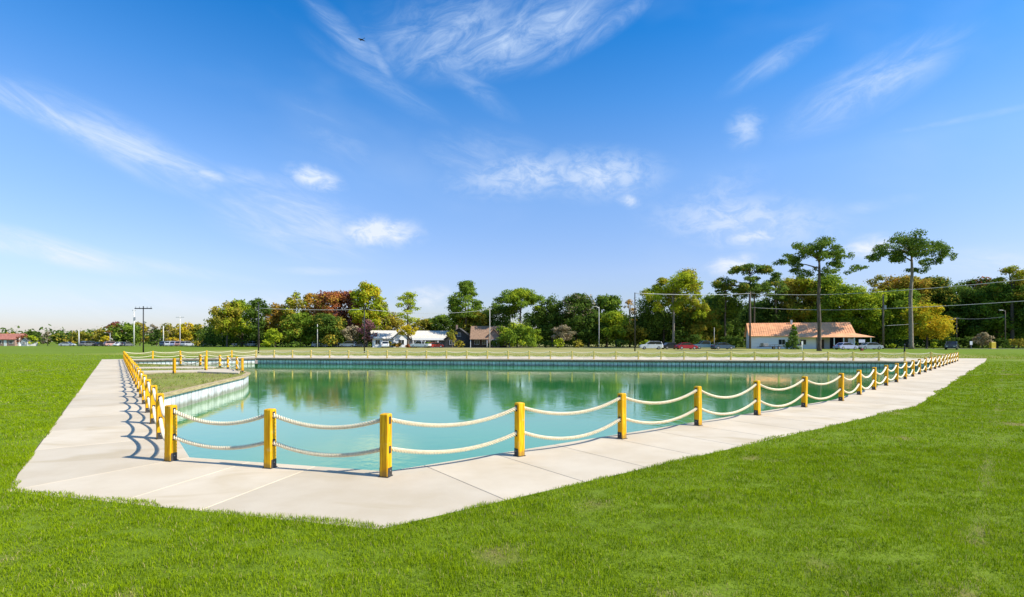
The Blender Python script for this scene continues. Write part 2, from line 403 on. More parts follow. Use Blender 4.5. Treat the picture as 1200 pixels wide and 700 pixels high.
def blade_mat(name, dark, light, dry, dryness=0.06, trans=0.35):
    m, t, b = new_mat(name)
    geo = t.nodes.new('ShaderNodeNewGeometry')
    n = nd(t, 'ShaderNodeTexNoise'); n.inputs['Scale'].default_value = 0.8; n.inputs['Detail'].default_value = 4; t.links.new(geo.outputs['Position'], n.inputs['Vector'])
    c = mixc(t, geo.outputs['Random Per Island'], dark, light)
    c = mixc(t, smooth(t, n.outputs[0], 0.3, 0.7, 0, 0.45), c, light)
    n5 = nd(t, 'ShaderNodeTexNoise'); n5.inputs['Scale'].default_value = 2.3; n5.inputs['Detail'].default_value = 5; t.links.new(geo.outputs['Position'], n5.inputs['Vector'])
    c = mixc(t, smooth(t, n5.outputs[0], 0.52, 0.68, 0, 0.55), c, dark)
    r2 = mathn(t, 'FRACT', mathn(t, 'MULTIPLY', geo.outputs['Random Per Island'], 37.7))
    at = nd(t, 'ShaderNodeAttribute'); at.attribute_name = 'dryb'
    c = mixc(t, mathn(t, 'LESS_THAN', r2, mathn(t, 'ADD', at.outputs['Fac'], dryness)), c, dry)
    df = nd(t, 'ShaderNodeBsdfDiffuse'); tr = nd(t, 'ShaderNodeBsdfTranslucent'); mx = nd(t, 'ShaderNodeMixShader'); mx.inputs[0].default_value = trans
    t.links.new(c, df.inputs[0]); t.links.new(c, tr.inputs[0]); t.links.new(df.outputs[0], mx.inputs[1]); t.links.new(tr.outputs[0], mx.inputs[2])
    t.links.new(mx.outputs[0], t.nodes['Material Output'].inputs[0]); t.nodes.remove(b)
    return m
M['blade'] = blade_mat('grass_blade', (0.128, 0.212, 0.003), (0.345, 0.455, 0.010), (0.48, 0.40, 0.16), 0.035)
M['blade_rough'] = blade_mat('rough_grass_blade', (0.16, 0.22, 0.03), (0.30, 0.35, 0.06), (0.42, 0.34, 0.16), 0.2)

def leaf_mat(name, a, b_, trans=0.4, nscale=0.35):
    m, t, b = new_mat(name)
    geo = t.nodes.new('ShaderNodeNewGeometry'); co = t.nodes.new('ShaderNodeTexCoord')
    n = nd(t, 'ShaderNodeTexNoise'); n.inputs['Scale'].default_value = nscale; n.inputs['Detail'].default_value = 4; t.links.new(co.outputs['Object'], n.inputs['Vector'])
    f = mathn(t, 'ADD', mathn(t, 'MULTIPLY', smooth(t, n.outputs[0], 0.38, 0.62), 0.65), mathn(t, 'MULTIPLY', geo.outputs['Random Per Island'], 0.35))
    c = mixc(t, f, a, b_)
    df = nd(t, 'ShaderNodeBsdfDiffuse'); tr = nd(t, 'ShaderNodeBsdfTranslucent'); mx = nd(t, 'ShaderNodeMixShader'); mx.inputs[0].default_value = trans
    t.links.new(c, df.inputs[0]); t.links.new(c, tr.inputs[0]); t.links.new(df.outputs[0], mx.inputs[1]); t.links.new(tr.outputs[0], mx.inputs[2])
    t.links.new(mx.outputs[0], t.nodes['Material Output'].inputs[0]); t.nodes.remove(b)
    return m
for k, a, b_ in (('dk', (0.059, 0.110, 0.021), (0.148, 0.219, 0.032)), ('gr', (0.120, 0.208, 0.025), (0.283, 0.383, 0.038)), ('yg', (0.229, 0.329, 0.021), (0.551, 0.580, 0.038)),
                 ('ye', (0.371, 0.350, 0.021), (0.779, 0.542, 0.035)), ('or', (0.260, 0.228, 0.035), (0.668, 0.350, 0.061)), ('rd', (0.241, 0.105, 0.044), (0.501, 0.175, 0.070)),
                 ('pn', (0.094, 0.164, 0.035), (0.229, 0.318, 0.049)), ('gy', (0.223, 0.201, 0.105), (0.501, 0.394, 0.263)), ('pl', (0.186, 0.088, 0.096), (0.371, 0.175, 0.175)),
                 ('og', (0.202, 0.230, 0.032), (0.538, 0.405, 0.052))):
    M['leaf_' + k] = leaf_mat('foliage_' + k, a, b_)

def water_mat():
    m, t, b = new_mat('green_pond_water')
    geo = t.nodes.new('ShaderNodeNewGeometry')
    n = nd(t, 'ShaderNodeTexNoise'); n.inputs['Scale'].default_value = 0.12; n.inputs['Detail'].default_value = 3; t.links.new(geo.outputs['Position'], n.inputs['Vector'])
    col = mixc(t, smooth(t, n.outputs[0], 0.3, 0.7), (0.045, 0.31, 0.085), (0.070, 0.37, 0.115))
    def rip(sc, de, st):
        mp = t.nodes.new('ShaderNodeMapping'); mp.inputs['Scale'].default_value = st; mp.inputs['Rotation'].default_value = (0, 0, 0.3); t.links.new(geo.outputs['Position'], mp.inputs[0])
        k = nd(t, 'ShaderNodeTexNoise'); k.inputs['Scale'].default_value = sc; k.inputs['Detail'].default_value = de; t.links.new(mp.outputs[0], k.inputs['Vector']); return k.outputs[0]
    calm = rip(0.10, 2, (1, 1, 1))
    h = mathn(t, 'ADD', mathn(t, 'MULTIPLY', rip(2.6, 3, (1, 1, 1)), 1.0), mathn(t, 'MULTIPLY', rip(9, 3, (1, 1, 1)), 0.32))
    h = mathn(t, 'MULTIPLY', h, smooth(t, calm, 0.40, 0.62, 0.30, 1.25))
    bp = nd(t, 'ShaderNodeBump'); bp.inputs['Strength'].default_value = 1.0; bp.inputs['Distance'].default_value = 0.0075
    t.links.new(h, bp.inputs['Height'])
    df = nd(t, 'ShaderNodeBsdfDiffuse'); t.links.new(col, df.inputs[0])
    gl = nd(t, 'ShaderNodeBsdfGlossy'); gl.inputs['Roughness'].default_value = 0.03; gl.inputs['Color'].default_value = (0.99, 0.99, 0.87, 1); t.links.new(bp.outputs[0], gl.inputs['Normal'])
    lw = nd(t, 'ShaderNodeLayerWeight'); lw.inputs['Blend'].default_value = 0.5
    fac = mathn(t, 'ADD', mathn(t, 'MULTIPLY', mathn(t, 'POWER', lw.outputs['Facing'], 2.5), 0.93), 0.03)
    mx = nd(t, 'ShaderNodeMixShader'); t.links.new(fac, mx.inputs[0]); t.links.new(df.outputs[0], mx.inputs[1]); t.links.new(gl.outputs[0], mx.inputs[2])
    t.links.new(mx.outputs[0], t.nodes['Material Output'].inputs[0]); t.nodes.remove(b)
    return m
M['water'] = water_mat()

# ------------------------------------------------------------------ layout of the pond: fence line, counter-clockwise
V0 = (-41.3, 54.5); V1 = (-5.66, 8.49); V2 = (-1.85, 7.50); V3 = (10.93, 17.0); V4 = (43.5, 50.0); V5 = (-30.5, 61.0)
FENCE = [V0, V1, V2, V3, V4, V5]
EDGE = offset_poly(FENCE, -0.28)       # pool edge of the walkway
OUTER = offset_sides(FENCE, [1.88, 1.95, 1.98, 1.98, 2.0, 2.0])       # lawn edge of the walkway
WATER_Z = -0.70

def line_dist(px, py, a, b):
    """distance to the right of a->b, i.e. outside the counter-clockwise pond"""
    ex, ey = b[0] - a[0], b[1] - a[1]; L = math.hypot(ex, ey)
    return ((px - a[0]) * ey - (py - a[1]) * ex) / L
def sst(t): t = np.clip(t, 0, 1); return t * t * (3 - 2 * t)
def hz(x, y):
    """terrain height: the road side of the pond lies a little higher"""
    x = np.asarray(x, float); y = np.asarray(y, float)
    d1 = line_dist(x, y, V4, V5); d2 = line_dist(x, y, V5, V0)
    return np.maximum(0.25 * sst(d1 / 2.2), 0.25 * sst(d2 / 14.0) * sst((y - 30) / 30))
def hz1(x, y): return float(hz(x, y))
def bumpz(x, y):
    x = np.asarray(x, float); y = np.asarray(y, float)
    near = 1 - sst((y - 14) / 40)
    return near * (0.075 * (fnoise(x * 0.55, y * 0.55, 2) - 0.38) + 0.13 * (fnoise(x * 1.5 + 31, y * 2.6, 3) - 0.44))
def in_poly(x, y, poly):
    ins = np.zeros(np.shape(x), bool); n = len(poly)
    for i in range(n):
        x0, y0 = poly[i]; x1, y1 = poly[(i + 1) % n]
        c = ((y0 > y) != (y1 > y)); xx = (x1 - x0) * (y - y0) / (y1 - y0 + 1e-12) + x0
        ins ^= c & (x < xx)
    return ins
def sdist(x, y, poly):
    """signed distance to a polygon, positive outside"""
    d = np.full(np.shape(x), 1e9); n = len(poly)
    for i in range(n):
        x0, y0 = poly[i]; x1, y1 = poly[(i + 1) % n]
        ex, ey = x1 - x0, y1 - y0; t = np.clip(((x - x0) * ex + (y - y0) * ey) / (ex * ex + ey * ey), 0, 1)
        d = np.minimum(d, np.hypot(x - x0 - t * ex, y - y0 - t * ey))
    return np.where(in_poly(x, y, poly), -d, d)
def soil_mask(x, y):
    s = fnoise(x * 1.5 + 40, y * 1.5 + 11, 4)
    k = np.clip((s - 0.68) / 0.10, 0, 0.8)
    # seam of the laid turf running alongside the walkway
    q = line_dist(x, y, (3.57, 4.0), (28.75, 30.0)); w = 0.05 + 0.03 * fnoise(x * 2, y * 2, 2)
    seam = np.exp(-(q / w) ** 2) * np.clip((fnoise(x * 1.3 + 5, y * 1.3, 3) - 0.30) * 3.0, 0, 1)
    return np.clip(np.maximum(k, seam * 0.7), 0, 1)

# ------------------------------------------------------------------ lawn: one sheet to the horizon, open where the pond is
def build_lawn():
    pts = []; 
    B = 2500.0
    outer = [(-B, -B), (B, -B), (B, B), (-B, B)]
    pts += outer; edges = [(i, (i + 1) % 4) for i in range(4)]
    o0 = len(pts); ring = []
    n = len(OUTER)
    for i in range(n):                         # subdivided walkway edge
        a, b = Vector(OUTER[i]), Vector(OUTER[(i + 1) % n]); L = (b - a).length; k = max(1, int(L / 1.0))
        ring += [tuple(a.lerp(b, j / k)) for j in range(k)]
    pts += ring; edges += [(o0 + i, o0 + (i + 1) % len(ring)) for i in range(len(ring))]
    g = []
    def grid(x0, x1, y0, y1, st, skip=None):
        xs = np.arange(x0, x1 + st * 0.5, st); ys = np.arange(y0, y1 + st * 0.5, st)
        X, Y = np.meshgrid(xs, ys); X = X.ravel() + rng0.uniform(-.2, .2, X.size) * st; Y = Y.ravel() + rng0.uniform(-.2, .2, Y.size) * st
        k = sdist(X, Y, OUTER) > 0.25 * st
        if skip: k &= ~((X > skip[0]) & (X < skip[1]) & (Y > skip[2]) & (Y < skip[3]))
        g.extend(zip(X[k], Y[k]))
    grid(-13, 16, 2, 15, 0.28)
    grid(-40, 46, -6, 48, 1.2, (-13, 16, 2, 15))
    grid(-90, 90, -20, 90, 4, (-40, 46, -6, 48))
    grid(-300, 300, -60, 330, 22, (-90, 90, -20, 90))
    pts += g
    vs, es, fs, *_ = delaunay_2d_cdt([Vector(p) for p in pts], edges, [], 0, 1e-5)
    V = np.array([(v.x, v.y) for v in vs]); F = np.array([f for f in fs])
    c = V[F].mean(1); F = F[~in_poly(c[:, 0], c[:, 1], OUTER)]
    sd = sdist(V[:, 0], V[:, 1], OUTER)
    z = hz(V[:, 0], V[:, 1]) + 0.028 + bumpz(V[:, 0], V[:, 1]) * np.clip(sd / 0.5, 0, 1)
    a = V[F]; ar = (a[:, 1, 0] - a[:, 0, 0]) * (a[:, 2, 1] - a[:, 0, 1]) - (a[:, 1, 1] - a[:, 0, 1]) * (a[:, 2, 0] - a[:, 0, 0])
    F[ar < 0] = F[ar < 0][:, ::-1]
    me = np_mesh('lawn', np.column_stack([V, z]), F, M['lawn'], smooth=True)
    d1 = line_dist(V[:, 0], V[:, 1], V4, V5)
    dry = sst((d1 - 0.5) / 3) * sst((V[:, 0] + 62) / 16) * (1 - sst((V[:, 0] - 48) / 16))
    A = me.attributes.new('dry', 'FLOAT', 'POINT'); A.data.foreach_set('value', dry.astype(np.float32))
    A = me.attributes.new('soil', 'FLOAT', 'POINT'); A.data.foreach_set('value', (soil_mask(V[:, 0], V[:, 1]) * (V[:, 1] < 40) * 0.9).astype(np.float32))
    return tag(link('lawn', me), kind='structure')
build_lawn()

# ------------------------------------------------------------------ water
wp = offset_poly(FENCE, 0.5)
tag(MB().add([(x, y, WATER_Z) for x, y in wp], [tuple(range(len(wp)))]).build('water', M['water']), kind='structure')

# ------------------------------------------------------------------ walkway: base bed with one child for each slab
def zw(x, y): return 0.02 + hz1(x, y)
walk = tag(link('walkway', bpy.data.meshes.new('walkway')), kind='structure')
bed = MB()
def lerp2(a, b, t): return (a[0] + (b[0] - a[0]) * t, a[1] + (b[1] - a[1]) * t)
SLAB_LEN = [2.4, 1.35, 1.38, 2.0, 3.0, 2.4]
def slab(q, odd):
    qb = offset_poly(q, 0.001 if odd else 0.0); bed.prism(qb, -0.16, [zw(x, y) - (0.03 if odd else 0.032) for x, y in q])
    q = offset_poly(q, -0.005); cx = sum(p[0] for p in q) / len(q); cy = sum(p[1] for p in q) / len(q)
    MB().prism([(x - cx, y - cy) for x, y in q], -0.13, [zw(x, y) for x, y in q], 0.006).build('slab', M['concrete'], walk, (cx, cy, 0))
corner = {}
for i in range(len(FENCE)):
    j = (i + 1) % len(FENCE)
    ea, eb, oa, ob = Vector(EDGE[i]), Vector(EDGE[j]), Vector(OUTER[i]), Vector(OUTER[j])
    d = (eb - ea).normalized(); L = (eb - ea).length; nrm = Vector((d.y, -d.x)); w = (oa - ea).dot(nrm)
    to0, to1 = (oa - ea).dot(d), (ob - ea).dot(d)
    if i == 2:
        ts = [0.0] + list(np.linspace(0.62, L, 1 + round((L - 0.62) / SLAB_LEN[i])))
    else:
        ts = list(np.linspace(0, L, 1 + max(1, round(L / SLAB_LEN[i]))))
    n = len(ts) - 1
    for k in range(n):
        t0, t1 = ts[k], ts[k + 1]
        u0 = to0 if k == 0 else min(max(t0, to0 + 0.3), to1 - 0.3); u1 = to1 if k == n - 1 else min(max(t1, to0 + 0.3), to1 - 0.3)
        q = [tuple(p) for p in (ea + d * t0, ea + d * u0 + nrm * w, ea + d * u1 + nrm * w, ea + d * t1)]
        if (i, k) == (1, n - 1): corner['a'] = q
        elif (i, k) == (2, 0): corner['b'] = q
        else: slab(q, k % 2)
a, b = corner['a'], corner['b']
slab([a[0], a[1], a[2], b[2], b[3], a[3]], 0)
walk.data = bed.mesh('walkway', M['joint'])

# ------------------------------------------------------------------ peninsula of rough grass inside the pond
def left_edge(y):    # x of the walkway's pool edge on the peninsula side
    a, b = EDGE[0], EDGE[1]; return a[0] + (b[0] - a[0]) * (y - a[1]) / (b[1] - a[1])
PEN = [(left_edge(18.2) - 0.02, 18.2), (-15.35, 29.2), (-16.6, 32.2), (-22.3, 39.2), (left_edge(46.0) - 0.02, 46.0)]
def build_pen():
    pts = list(PEN); n = len(pts); edges = [(i, (i + 1) % n) for i in range(n)]
    xs, ys = np.meshgrid(np.arange(-36, -11, 0.6), np.arange(18, 47, 0.6)); xs = xs.ravel(); ys = ys.ravel()
    k = sdist(xs, ys, PEN) < -0.25; pts += list(zip(xs[k], ys[k]))
    vs, es, fs, *_ = delaunay_2d_cdt([Vector(p) for p in pts], edges, [], 0, 1e-5)
    V = np.array([(v.x, v.y) for v in vs]); F = np.array(fs); c = V[F].mean(1); F = F[in_poly(c[:, 0], c[:, 1], PEN)]
    sd = -sdist(V[:, 0], V[:, 1], PEN)
    z = 0.0 + np.clip(sd / 1.0, 0, 1) * (0.22 * fnoise(V[:, 0] * 0.5, V[:, 1] * 0.5, 3) - 0.07)
    a = V[F]; ar = (a[:, 1, 0] - a[:, 0, 0]) * (a[:, 2, 1] - a[:, 0, 1]) - (a[:, 1, 1] - a[:, 0, 1]) * (a[:, 2, 0] - a[:, 0, 0])
    F[ar < 0] = F[ar < 0][:, ::-1]
    me = np_mesh('peninsula_ground', np.column_stack([V, z]), F, M['lawn'], smooth=True)
    A = me.attributes.new('dry', 'FLOAT', 'POINT'); A.data.foreach_set('value', np.full(len(V), 0.55, np.float32))
    s = np.clip((fnoise(V[:, 0] * 0.5 + 3, V[:, 1] * 0.5 + 9, 3) - 0.43) * 4, 0, 0.75)
    A = me.attributes.new('soil', 'FLOAT', 'POINT'); A.data.foreach_set('value', s.astype(np.float32))
    tag(link('peninsula_ground', me), kind='structure')
build_pen()
# concrete path out to the tip
path = tag(MB().prism([(left_edge(31.0) + 0.3, 31.0), (-19.6, 31.9), (-16.3, 30.5), (-17.0, 32.0), (-19.7, 35.4), (-20.8, 33.8), (left_edge(32.6) + 0.3, 32.6)], -0.1, 0.12, 0.01).build('path', M['concrete']), kind='structure')
tag(MB().prism([(left_edge(36.0) + 0.3, 36.0), (-21.4, 36.6), (-22.0, 38.4), (left_edge(37.6) + 0.3, 37.6)], -0.1, 0.11, 0.01).build('path', M['concrete']), kind='structure')

# ------------------------------------------------------------------ sheet pile walls
PW = 0.40
def pile_profile(x0): return [(x0, -.07), (x0 + .045, -.07), (x0 + .055, .05), (x0 + PW - .008, .05), (x0 + PW, -.07)]
def pile_mesh(x0=0.0, z0=-1.5, z1=-0.10):
    f = pile_profile(x0); b = [(x, y - 0.025) for x, y in f]
    m = MB(); n = len(f); ring = f + b[::-1]
    vs = [(x, y, z0) for x, y in ring] + [(x, y, z1) for x, y in ring]; k = len(ring)
    fs = [(i + k, (i + 1) % k + k, (i + 1) % k, i) for i in range(k)]
    for i in range(n - 1):
        fs += [(k + i, k + (2 * n - 1 - i), k + (2 * n - 2 - i), k + i + 1)]
    return m.add(vs, fs)
PILE = pile_mesh().mesh('pile', M['pile'])
def wall_run(a, b, label, back, each=True, cap=None, shadow_strip=False):
    """piles from a to b; the pond lies to the left of a->b, the wall stands back by `back` on the right"""
    d = Vector((b[0] - a[0], b[1] - a[1])); L = d.length; ang = math.atan2(d.y, d.x); d.normalize(); nr = Vector((d.y, -d.x))
    # pile x runs along the wall, +y towards the pond (left of a->b)
    o = (a[0] + nr.x * back, a[1] + nr.y * back)
    root = empty('retaining_wall', (o[0], o[1], 0), ang, label, 'wall', 'sheet pile walls round the pond')
    n = int(L / PW)
    if each:
        for k in range(n): link('pile', PILE, root, (k * PW, 0, 0))
        rest = None
    else:
        m = MB()
        for k in range(n):
            q = pile_mesh(k * PW); m.add(q.v, q.f)
        o2 = m.build('sheet_piling', M['pile'], root); o2['kind'] = 'stuff'
    if shadow_strip:
        MB().box(0, L, 0.052, 0.13, -0.24, -0.132).build('shadow_strip', M['wood_pole'], root)  # dark strip in place of the shadow gap below the walkway edge
    if cap:
        MB().box(-0.05, L + 0.05, -0.08, 0.15, -0.09, 0.035).build('cap_beam', M['timber_cap'], root)
    return root
def lp(p, q, t): return lerp2(p, q, t)
wall_run(EDGE[4], EDGE[5], 'long dark sheet pile wall across the water on the road side', 0.24, shadow_strip=True)
wall_run(EDGE[5], EDGE[0], 'pale sunlit sheet pile wall across the corner behind the peninsula', 0.16, shadow_strip=True)
wall_run(EDGE[0], EDGE[1], 'sheet pile wall under the walkway joined by the peninsula', 0.25, each=False)
wall_run(EDGE[1], EDGE[2], 'short sheet pile wall under the corner walkway', 0.25, each=False)
wall_run(EDGE[2], EDGE[3], 'sheet pile wall under the walkway facing the peninsula tip', 0.25, each=False)
wall_run(EDGE[3], EDGE[4], 'sheet pile wall under the bent walkway towards the road', 0.25, each=False)
def pen_wall(a, b, label): return wall_run(b, a, label, 0.02, cap=True)
pen_wall(PEN[0], PEN[1], 'white sunlit sheet pile wall along the grassy peninsula with timber cap')
pen_wall(PEN[1], PEN[2], 'short sheet pile wall closing the tip of the peninsula')
pen_wall(PEN[2], PEN[3], 'sheet pile wall behind the roped tip of the peninsula')
pen_wall(PEN[3], PEN[4], 'sheet pile wall on the peninsula side facing the angled corner')

# ------------------------------------------------------------------ rope fence
PH, PWID = 0.92, 0.135
def post_body_mesh():
    h = PWID / 2; ch = 0.012; m = MB()
    sq = [(-h + ch, -h), (h - ch, -h), (h, -h + ch), (h, h - ch), (h - ch, h), (-h + ch, h), (-h, h - ch), (-h, -h + ch)]
    return m.prism(sq, 0.012, PH, 0.014)
M['yellow_pale'] = mat('sunlit_yellow_timber', (0.86, 0.60, 0.17), 0.7, 0.10, 5, 0.2, 30, spec=0.15, stretch=(14, 14, 1))  # sunlight on the road side posts put into a paler colour
def post_mat():
    m, t, b = new_mat('golden_stained_timber')
    co = t.nodes.new('ShaderNodeTexCoord'); oi = t.nodes.new('ShaderNodeObjectInfo')
    ad = nd(t, 'ShaderNodeVectorMath', operation='ADD'); t.links.new(co.outputs['Object'], ad.inputs[0]); t.links.new(oi.outputs['Location'], ad.inputs[1])
    mp = t.nodes.new('ShaderNodeMapping'); mp.inputs['Scale'].default_value = (26, 26, 1.6); t.links.new(ad.outputs[0], mp.inputs[0])
    n = nd(t, 'ShaderNodeTexNoise'); n.inputs['Scale'].default_value = 2.0; n.inputs['Detail'].default_value = 6; n.inputs['Distortion'].default_value = .6; t.links.new(mp.outputs[0], n.inputs['Vector'])
    c = mixc(t, smooth(t, n.outputs[0], .32, .68), (0.62, 0.27, 0.003), (0.95, 0.53, 0.010))
    n2 = nd(t, 'ShaderNodeTexNoise'); n2.inputs['Scale'].default_value = 9; n2.inputs['Detail'].default_value = 5; t.links.new(ad.outputs[0], n2.inputs['Vector'])
    c = mixc(t, smooth(t, n2.outputs[0], .57, .72, 0, .55), c, (0.70, 0.50, 0.17))
    sx = t.nodes.new('ShaderNodeSeparateXYZ'); t.links.new(co.outputs['Object'], sx.inputs[0])
    g = mathn(t, 'MULTIPLY', smooth(t, mathn(t, 'ADD', sx.outputs[2], mathn(t, 'MULTIPLY', n2.outputs[0], -.22)), .02, -.07), .55)
    c = mixc(t, g, c, (0.16, 0.11, 0.05))
    hs = nd(t, 'ShaderNodeHueSaturation'); t.links.new(c, hs.inputs['Color']); t.links.new(smooth(t, oi.outputs['Random'], 0, 1, .86, 1.06), hs.inputs['Value'])
    t.links.new(hs.outputs[0], b.inputs['Base Color']); b.inputs['Roughness'].default_value = .65; b.inputs['Specular IOR Level'].default_value = .2
    bp = nd(t, 'ShaderNodeBump'); bp.inputs['Strength'].default_value = .35; bp.inputs['Distance'].default_value = .006; t.links.new(n.outputs[0], bp.inputs['Height']); t.links.new(bp.outputs[0], b.inputs['Normal'])
    return m
M['yellow'] = post_mat()
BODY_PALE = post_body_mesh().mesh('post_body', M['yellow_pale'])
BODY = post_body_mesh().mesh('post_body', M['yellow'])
FOOT = MB().box(-.078, .078, -.078, .078, 0, .011).mesh('foot_plate', M['bracket'])
BRK = MB().box(PWID / 2 - .001, PWID / 2 + .005, -.055, .055, 0.012, .135).mesh('base_bracket', M['bracket'])
BOLT = MB().tube([(PWID / 2 + .004, 0, .09), (PWID / 2 + .014, 0, .09)], .011, 6).mesh('bolt', M['grey_metal'])
SLOT = [MB().box(PWID / 2 - .001, PWID / 2 + .0025, -.030, .030, h - .062, h + .045).mesh('rope_slot', M['bracket']) for h in (0.835, 0.405)]
def fence_post(x, y, z, ang, label, group, body=None):
    r = empty('fence_post', (x, y, z), ang, label, 'post', group)
    link('post_body', body or BODY, r); link('foot_plate', FOOT, r)
    for a in (0, math.pi):
        if math.hypot(x, y) < 32:
            for m in SLOT: link('rope_slot', m, r, rz=a)
        b = link('base_bracket', BRK, r, rz=a); link('bolt', BOLT, b)
    return r

ROPE_CACHE = {}
def rope_mesh(L, dz, sag, detail):
    """rope along +x from the origin to (L, 0, dz)"""
    key = (round(L, 3), round(dz, 3), round(sag, 3), detail)
    if key in ROPE_CACHE: return ROPE_CACHE[key]
    rad = 0.033
    def c(t): return np.array([L * t, 0 * t, dz * t - 4 * sag * t * (1 - t)]).T
    m = MB()
    if detail == 0:
        t = np.linspace(0, 1, 13); P = c(t)
        m.tube([tuple(p) for p in P], rad, 7)
        me = m.mesh('rope', M['rope'], True)
    else:
        step, sides = (0.014, 6) if detail == 2 else (0.03, 5)
        n = int(L / step); t = np.linspace(0, 1, n); P = c(t)
        T = np.gradient(P, axis=0); T /= np.linalg.norm(T, axis=1)[:, None]
        S = np.tile([0, 1.0, 0], (n, 1)); U = np.cross(T, S)
        vs = []; fs = []
        for k in range(3):
            ph = 2 * math.pi * (L * t / 0.135 + k / 3)
            C = P + (np.cos(ph)[:, None] * S + np.sin(ph)[:, None] * U) * rad * 0.62
            b = sum(len(v) for v in vs)
            q = 2 * np.pi * np.arange(sides) / sides
            ring = C[:, None, :] + (np.cos(q)[None, :, None] * S[:, None, :] + np.sin(q)[None, :, None] * U[:, None, :]) * rad * 0.46
            vs.append(ring.reshape(-1, 3))
            i = np.arange(n - 1)[:, None] * sides; a = np.arange(sides)[None, :]; a2 = (a + 1) % sides
            fs.append(np.stack([i + a, i + a2, i + sides + a2, i + sides + a], -1).reshape(-1, 4) + b)
        me = np_mesh('rope', np.concatenate(vs), np.concatenate(fs), M['rope'], smooth=True)
    ROPE_CACHE[key] = me
    return me
rnd = random.Random(11)
def fence_row(pts, where, group, labels, sag=0.205, closed_start=None, gaps=()):
    """posts at pts (x, y, z); ropes between neighbours"""
    n = len(pts)
    for i, p in enumerate(pts):
        a = pts[max(i - 1, 0)]; b = pts[min(i + 1, n - 1)]
        ang = math.atan2(b[1] - a[1], b[0] - a[0]) + rnd.uniform(-.04, .04)
        if labels[i]: 
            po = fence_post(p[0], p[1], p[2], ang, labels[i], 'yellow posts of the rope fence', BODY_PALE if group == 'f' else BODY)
            po.rotation_euler.x = rnd.uniform(-.014, .014); po.rotation_euler.y = rnd.uniform(-.012, .012)
    for i in range(n - 1):
        if i in gaps: continue
        a, b = pts[i], pts[i + 1]; dx, dy = b[0] - a[0], b[1] - a[1]; L = math.hypot(dx, dy); ang = math.atan2(dy, dx)
        off = PWID / 2 - 0.03; L2 = L - 2 * off; dist = math.hypot((a[0] + b[0]) / 2, (a[1] + b[1]) / 2)
        det = 2 if dist < 13.5 else 1 if dist < 24 else 0
        for nm, hgt in (('upper', 0.835), ('lower', 0.405)):
            s = sag * L / 2.44 * rnd.uniform(.84, 1.18)
            o = link('rope', rope_mesh(L2, b[2] - a[2], s if det else round(s, 2), det), None, (a[0] + math.cos(ang) * off, a[1] + math.sin(ang) * off, a[2] + hgt), ang)
            tag(o, '%s %s rope span %s' % (nm, 'twisted' if det == 2 else 'white', where(i)), 'rope', 'ropes of the fence')
def spread(a, b, n): return [lerp2(a, b, i / n) for i in range(n + 1)]
def withz(pts): return [(x, y, zw(x, y)) for x, y in pts]

# short corner fence: three posts
A = withz([V1, (-3.79, 8.02), V2])
fence_row(A, lambda i: ['of the short fence, on the side next to the peninsula fence', 'of the short fence, next to the bend post'][i], 'a',
          ['yellow corner post where the short fence meets the peninsula side fence', 'yellow middle post of the short fence between two corner posts', 'yellow bend post where the short fence meets the fence facing the peninsula'])
# peninsula side fence
nL = 24
Lp = withz(spread(V1, V0, nL))
fence_row(Lp, lambda i: 'of the peninsula side fence, %s after the short fence' % ordinal(i + 1), 'l',
          [None] + ['yellow post of the peninsula side fence, %s after the short fence corner' % ordinal(i) for i in range(1, nL)] + ['yellow post joining the peninsula side fence to the angled corner fence'])
# fence facing the peninsula, with a bend
B1 = [V2, (0.13, 8.85), (2.24, 10.42), (4.38, 12.05), (6.58, 13.74), (8.79, 15.40), V3]
B2 = spread(V3, V4, 17)
Bp = withz(B1 + B2[1:])
nB = len(Bp) - 1
fence_row(Bp, lambda i: 'of the fence facing the peninsula, %s after the short fence' % ordinal(i + 1), 'b',
          [None] + ['yellow post of the fence facing the peninsula, %s after the short fence' % ordinal(i) for i in range(1, nB)] + ['yellow corner post joining the fence facing the peninsula to the road side fence'])
# road side fence
nF = 32
Fp = withz(spread(V4, V5, nF))
fence_row(Fp, lambda i: 'of the road side fence, %s from its wide lawn corner' % ordinal(i + 1), 'f',
          [None] + ['pale yellow post of the road side fence, %s from its corner by the wide lawn' % ordinal(i + 1) for i in range(1, nF)] + ['yellow post where the road side fence meets the angled corner fence'], sag=0.15)
Cp = withz(spread(V5, V0, 5))
fence_row(Cp, lambda i: 'of the angled corner fence, %s from the road side fence' % ordinal(i + 1), 'c',
          [None] + ['yellow post of the angled corner fence, %s from the road side fence' % ordinal(i + 1) for i in range(1, 5)] + [None], sag=0.15)
# peninsula fences
Tp = [(-16.9, 32.1, 0.03), (-18.45, 34.35, 0.03), (-20.2, 36.4, 0.03), (-21.9, 38.4, 0.04), (-24.3, 39.9, 0.03), (-27.0, 41.7, 0.03)]
fence_row(Tp, lambda i: 'of the peninsula fence, %s from its tip' % ordinal(i + 1), 't',
          ['yellow post on the very tip of the peninsula'] + ['yellow post of the peninsula fence, %s from its tip' % ordinal(i + 1) for i in range(1, 6)])
Fr = [(-20.35, 30.85, 0.05), (-19.9, 33.3, 0.1)]
fence_row(Fr, lambda i: 'x', 'g', ['lone yellow post standing in the rough grass of the peninsula', 'lone yellow post beside the white wedge of peninsula path'], gaps=(0,))

